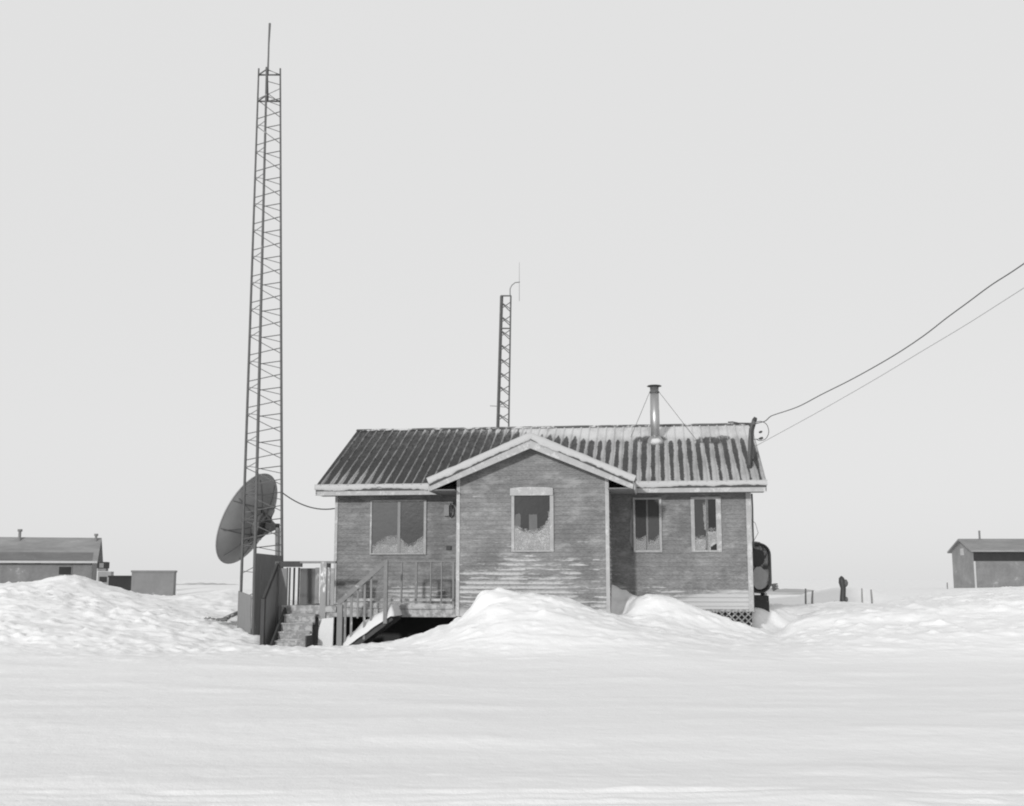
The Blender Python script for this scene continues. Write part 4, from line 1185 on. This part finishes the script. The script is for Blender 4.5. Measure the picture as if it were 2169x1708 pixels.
MB().tube([(x_, dp2/2-.2, rz2-.4), (x_, dp2/2-.2, hz(1124, RY+2)-rq.z)], .09, 8).build('stove_pipe', 'far_wall', rf2)
MB().box(.02, WR-.2, -.06, -.005, hz(1188.5, RY)-rq.z, hz(1167, RY)-rq.z-.14).build('dark_band', 'far_wall_dark', hr)
MB().box(-.02, .12, -.09, -.003, -1, hz(1189, RY)-rq.z).build('corner_trim', 'far_trim', hr)
mb = MB().box(-.05, -.01, dp2/2-.35, dp2/2+.35, rz2-1.45, rz2-.85); mb.build('window', 'far_trim', hr)

# posts and old timber beyond the right-hand snow
PY = 34.7
gp = 'thin posts in the snow beyond the right bank'
labs = ['leftmost thin grey post in the snow right of the oil tank, beside another post', 'second thin grey post right of the tank, rail fragment at its foot',
        'thin grey post just right of the dark thick stump', 'rightmost and leaning thin grey post beyond the dark stump']
for (px_, yt, yb, w_, ln), lb_ in zip(((1706.5, 1247, 1287, .07, 0), (1721.5, 1251, 1287, .08, -2), (1825.5, 1246.5, 1284, .06, 1), (1845, 1249, 1287, .075, 3)), labs):
    a, b = at(px_+ln, yb, PY), at(px_, yt, PY)
    o = MB().tube([Vector((0, 0, -.3)), Vector(((b.x-a.x)*.5, 0, (b.z-a.z)*.5)), Vector((b.x-a.x, 0, b.z-a.z))], [w_*.45, w_*.4, w_*.33], 8).build('post', 'far_roof')
    o.location = a; tag(o, lb_, 'post', gp)
a = at(1786, 1277, PY)
pts = [Vector((0, 0, -.3)), Vector((0, 0, .0)), Vector((.0, 0, .2)), Vector((.02, 0, .42)), Vector((-.01, 0, .6)), Vector((-.02, 0, .72)), Vector((-.02, 0, .78))]
o = empty('tree_stump', a, 0, label='thick dark knobbly stump standing in snow between the thin posts', cat='stump')
MB().tube(pts, [.11, .105, .085, .08, .10, .08, .02], 12).build('trunk', 'dark_metal', o, True)
o.children[0].data.materials[0] = MAT['tank_body']
mb = MB(); lump(mb, (.09, -.02, .58), (.075, .07, .1), 4, 10, 6, .3); lump(mb, (.07, -.02, .1), (.07, .06, .09), 8, 10, 6, .3); mb.build('knot', 'wood_post', o, True)
def plank(name, p, q, Y, w_, h_, m, **kw):
    a, b = at(*p, Y), at(*q, Y+.3); c0 = (a+b)/2
    o = MB().beam(a-c0, b-c0, w_, h_).build(name, m); o.location = c0
    return tag(o, **kw)
plank('plank', (1723, 1281), (1751, 1279), PY, .10, .05, 'old_wood', label='short dark half-buried plank between the left thin posts and the stump', cat='plank')
plank('driftwood', (1760, 1277.5), (1775, 1275), PY, .1, .06, 'wood_post', label='sliver of dark wood in snow just left of the thick stump', cat='wood')
# snow-caught scrap left of the tower
plank('plank', (476, 1311), (506, 1297), 28.2, .12, .07, 'old_wood', label='grey plank leaning out of the snow just left of the tower foot', cat='plank')
bb = at(476, 1311, 27.6)
mb = MB(); 
for (x_, y_, r_) in ((440, 1309, .05), (452, 1311, .035), (464, 1312, .05), (474, 1313, .07)):
    q = at(x_, y_, 28.)-bb; lump(mb, q, (r_*1.7, r_, r_*.6), x_, 8, 5, .4)
o = mb.build('rubble', 'old_wood', None, True); o.location = bb; tag(o, 'scattered dark scraps poking from snow at the end of the grey plank', 'rubble')
# pole lying in the big drift before the gable
Yp = 24.75
a, b = at(1033, 1302, Yp), at(1128, 1297.5, Yp); c0 = (a+b)/2
o = MB().tube([a-c0, (a-c0)*.3+Vector((0, 0, .006)), b-c0], [.009, .014, .018], 8).build('stick', 'wood_post'); o.location = c0
tag(o, 'thin dark stick jutting across the snowdrift in front of the gable', 'stick')
# small bush beyond the tank
a = at(1638, 1248, 60)
mb = MB(); random.seed(3)
for i in range(40):
    d = Vector((random.gauss(0, .08)+.05, random.gauss(0, .08), random.uniform(.0, .26)))
    mb.tube([Vector((0, 0, -.1)), d], [.02, .008], 4)
    lump(mb, d, (.04, .04, .04), i, 5, 3)
o = mb.build('bush', 'wood_post'); o.location = a; tag(o, 'tiny dark bush on the far snow just right of the oil tank', 'bush')
a = at(2006.5, 1246, 90)
o = MB().tube([Vector((0, 0, -.4)), Vector((.01, 0, .15)), Vector((.02, 0, .42))], [.05, .045, .04], 6).build('marker_stake', 'old_wood'); o.location = a; tag(o, 'short lone stake in the snow just left of the far right cabin', 'stake')
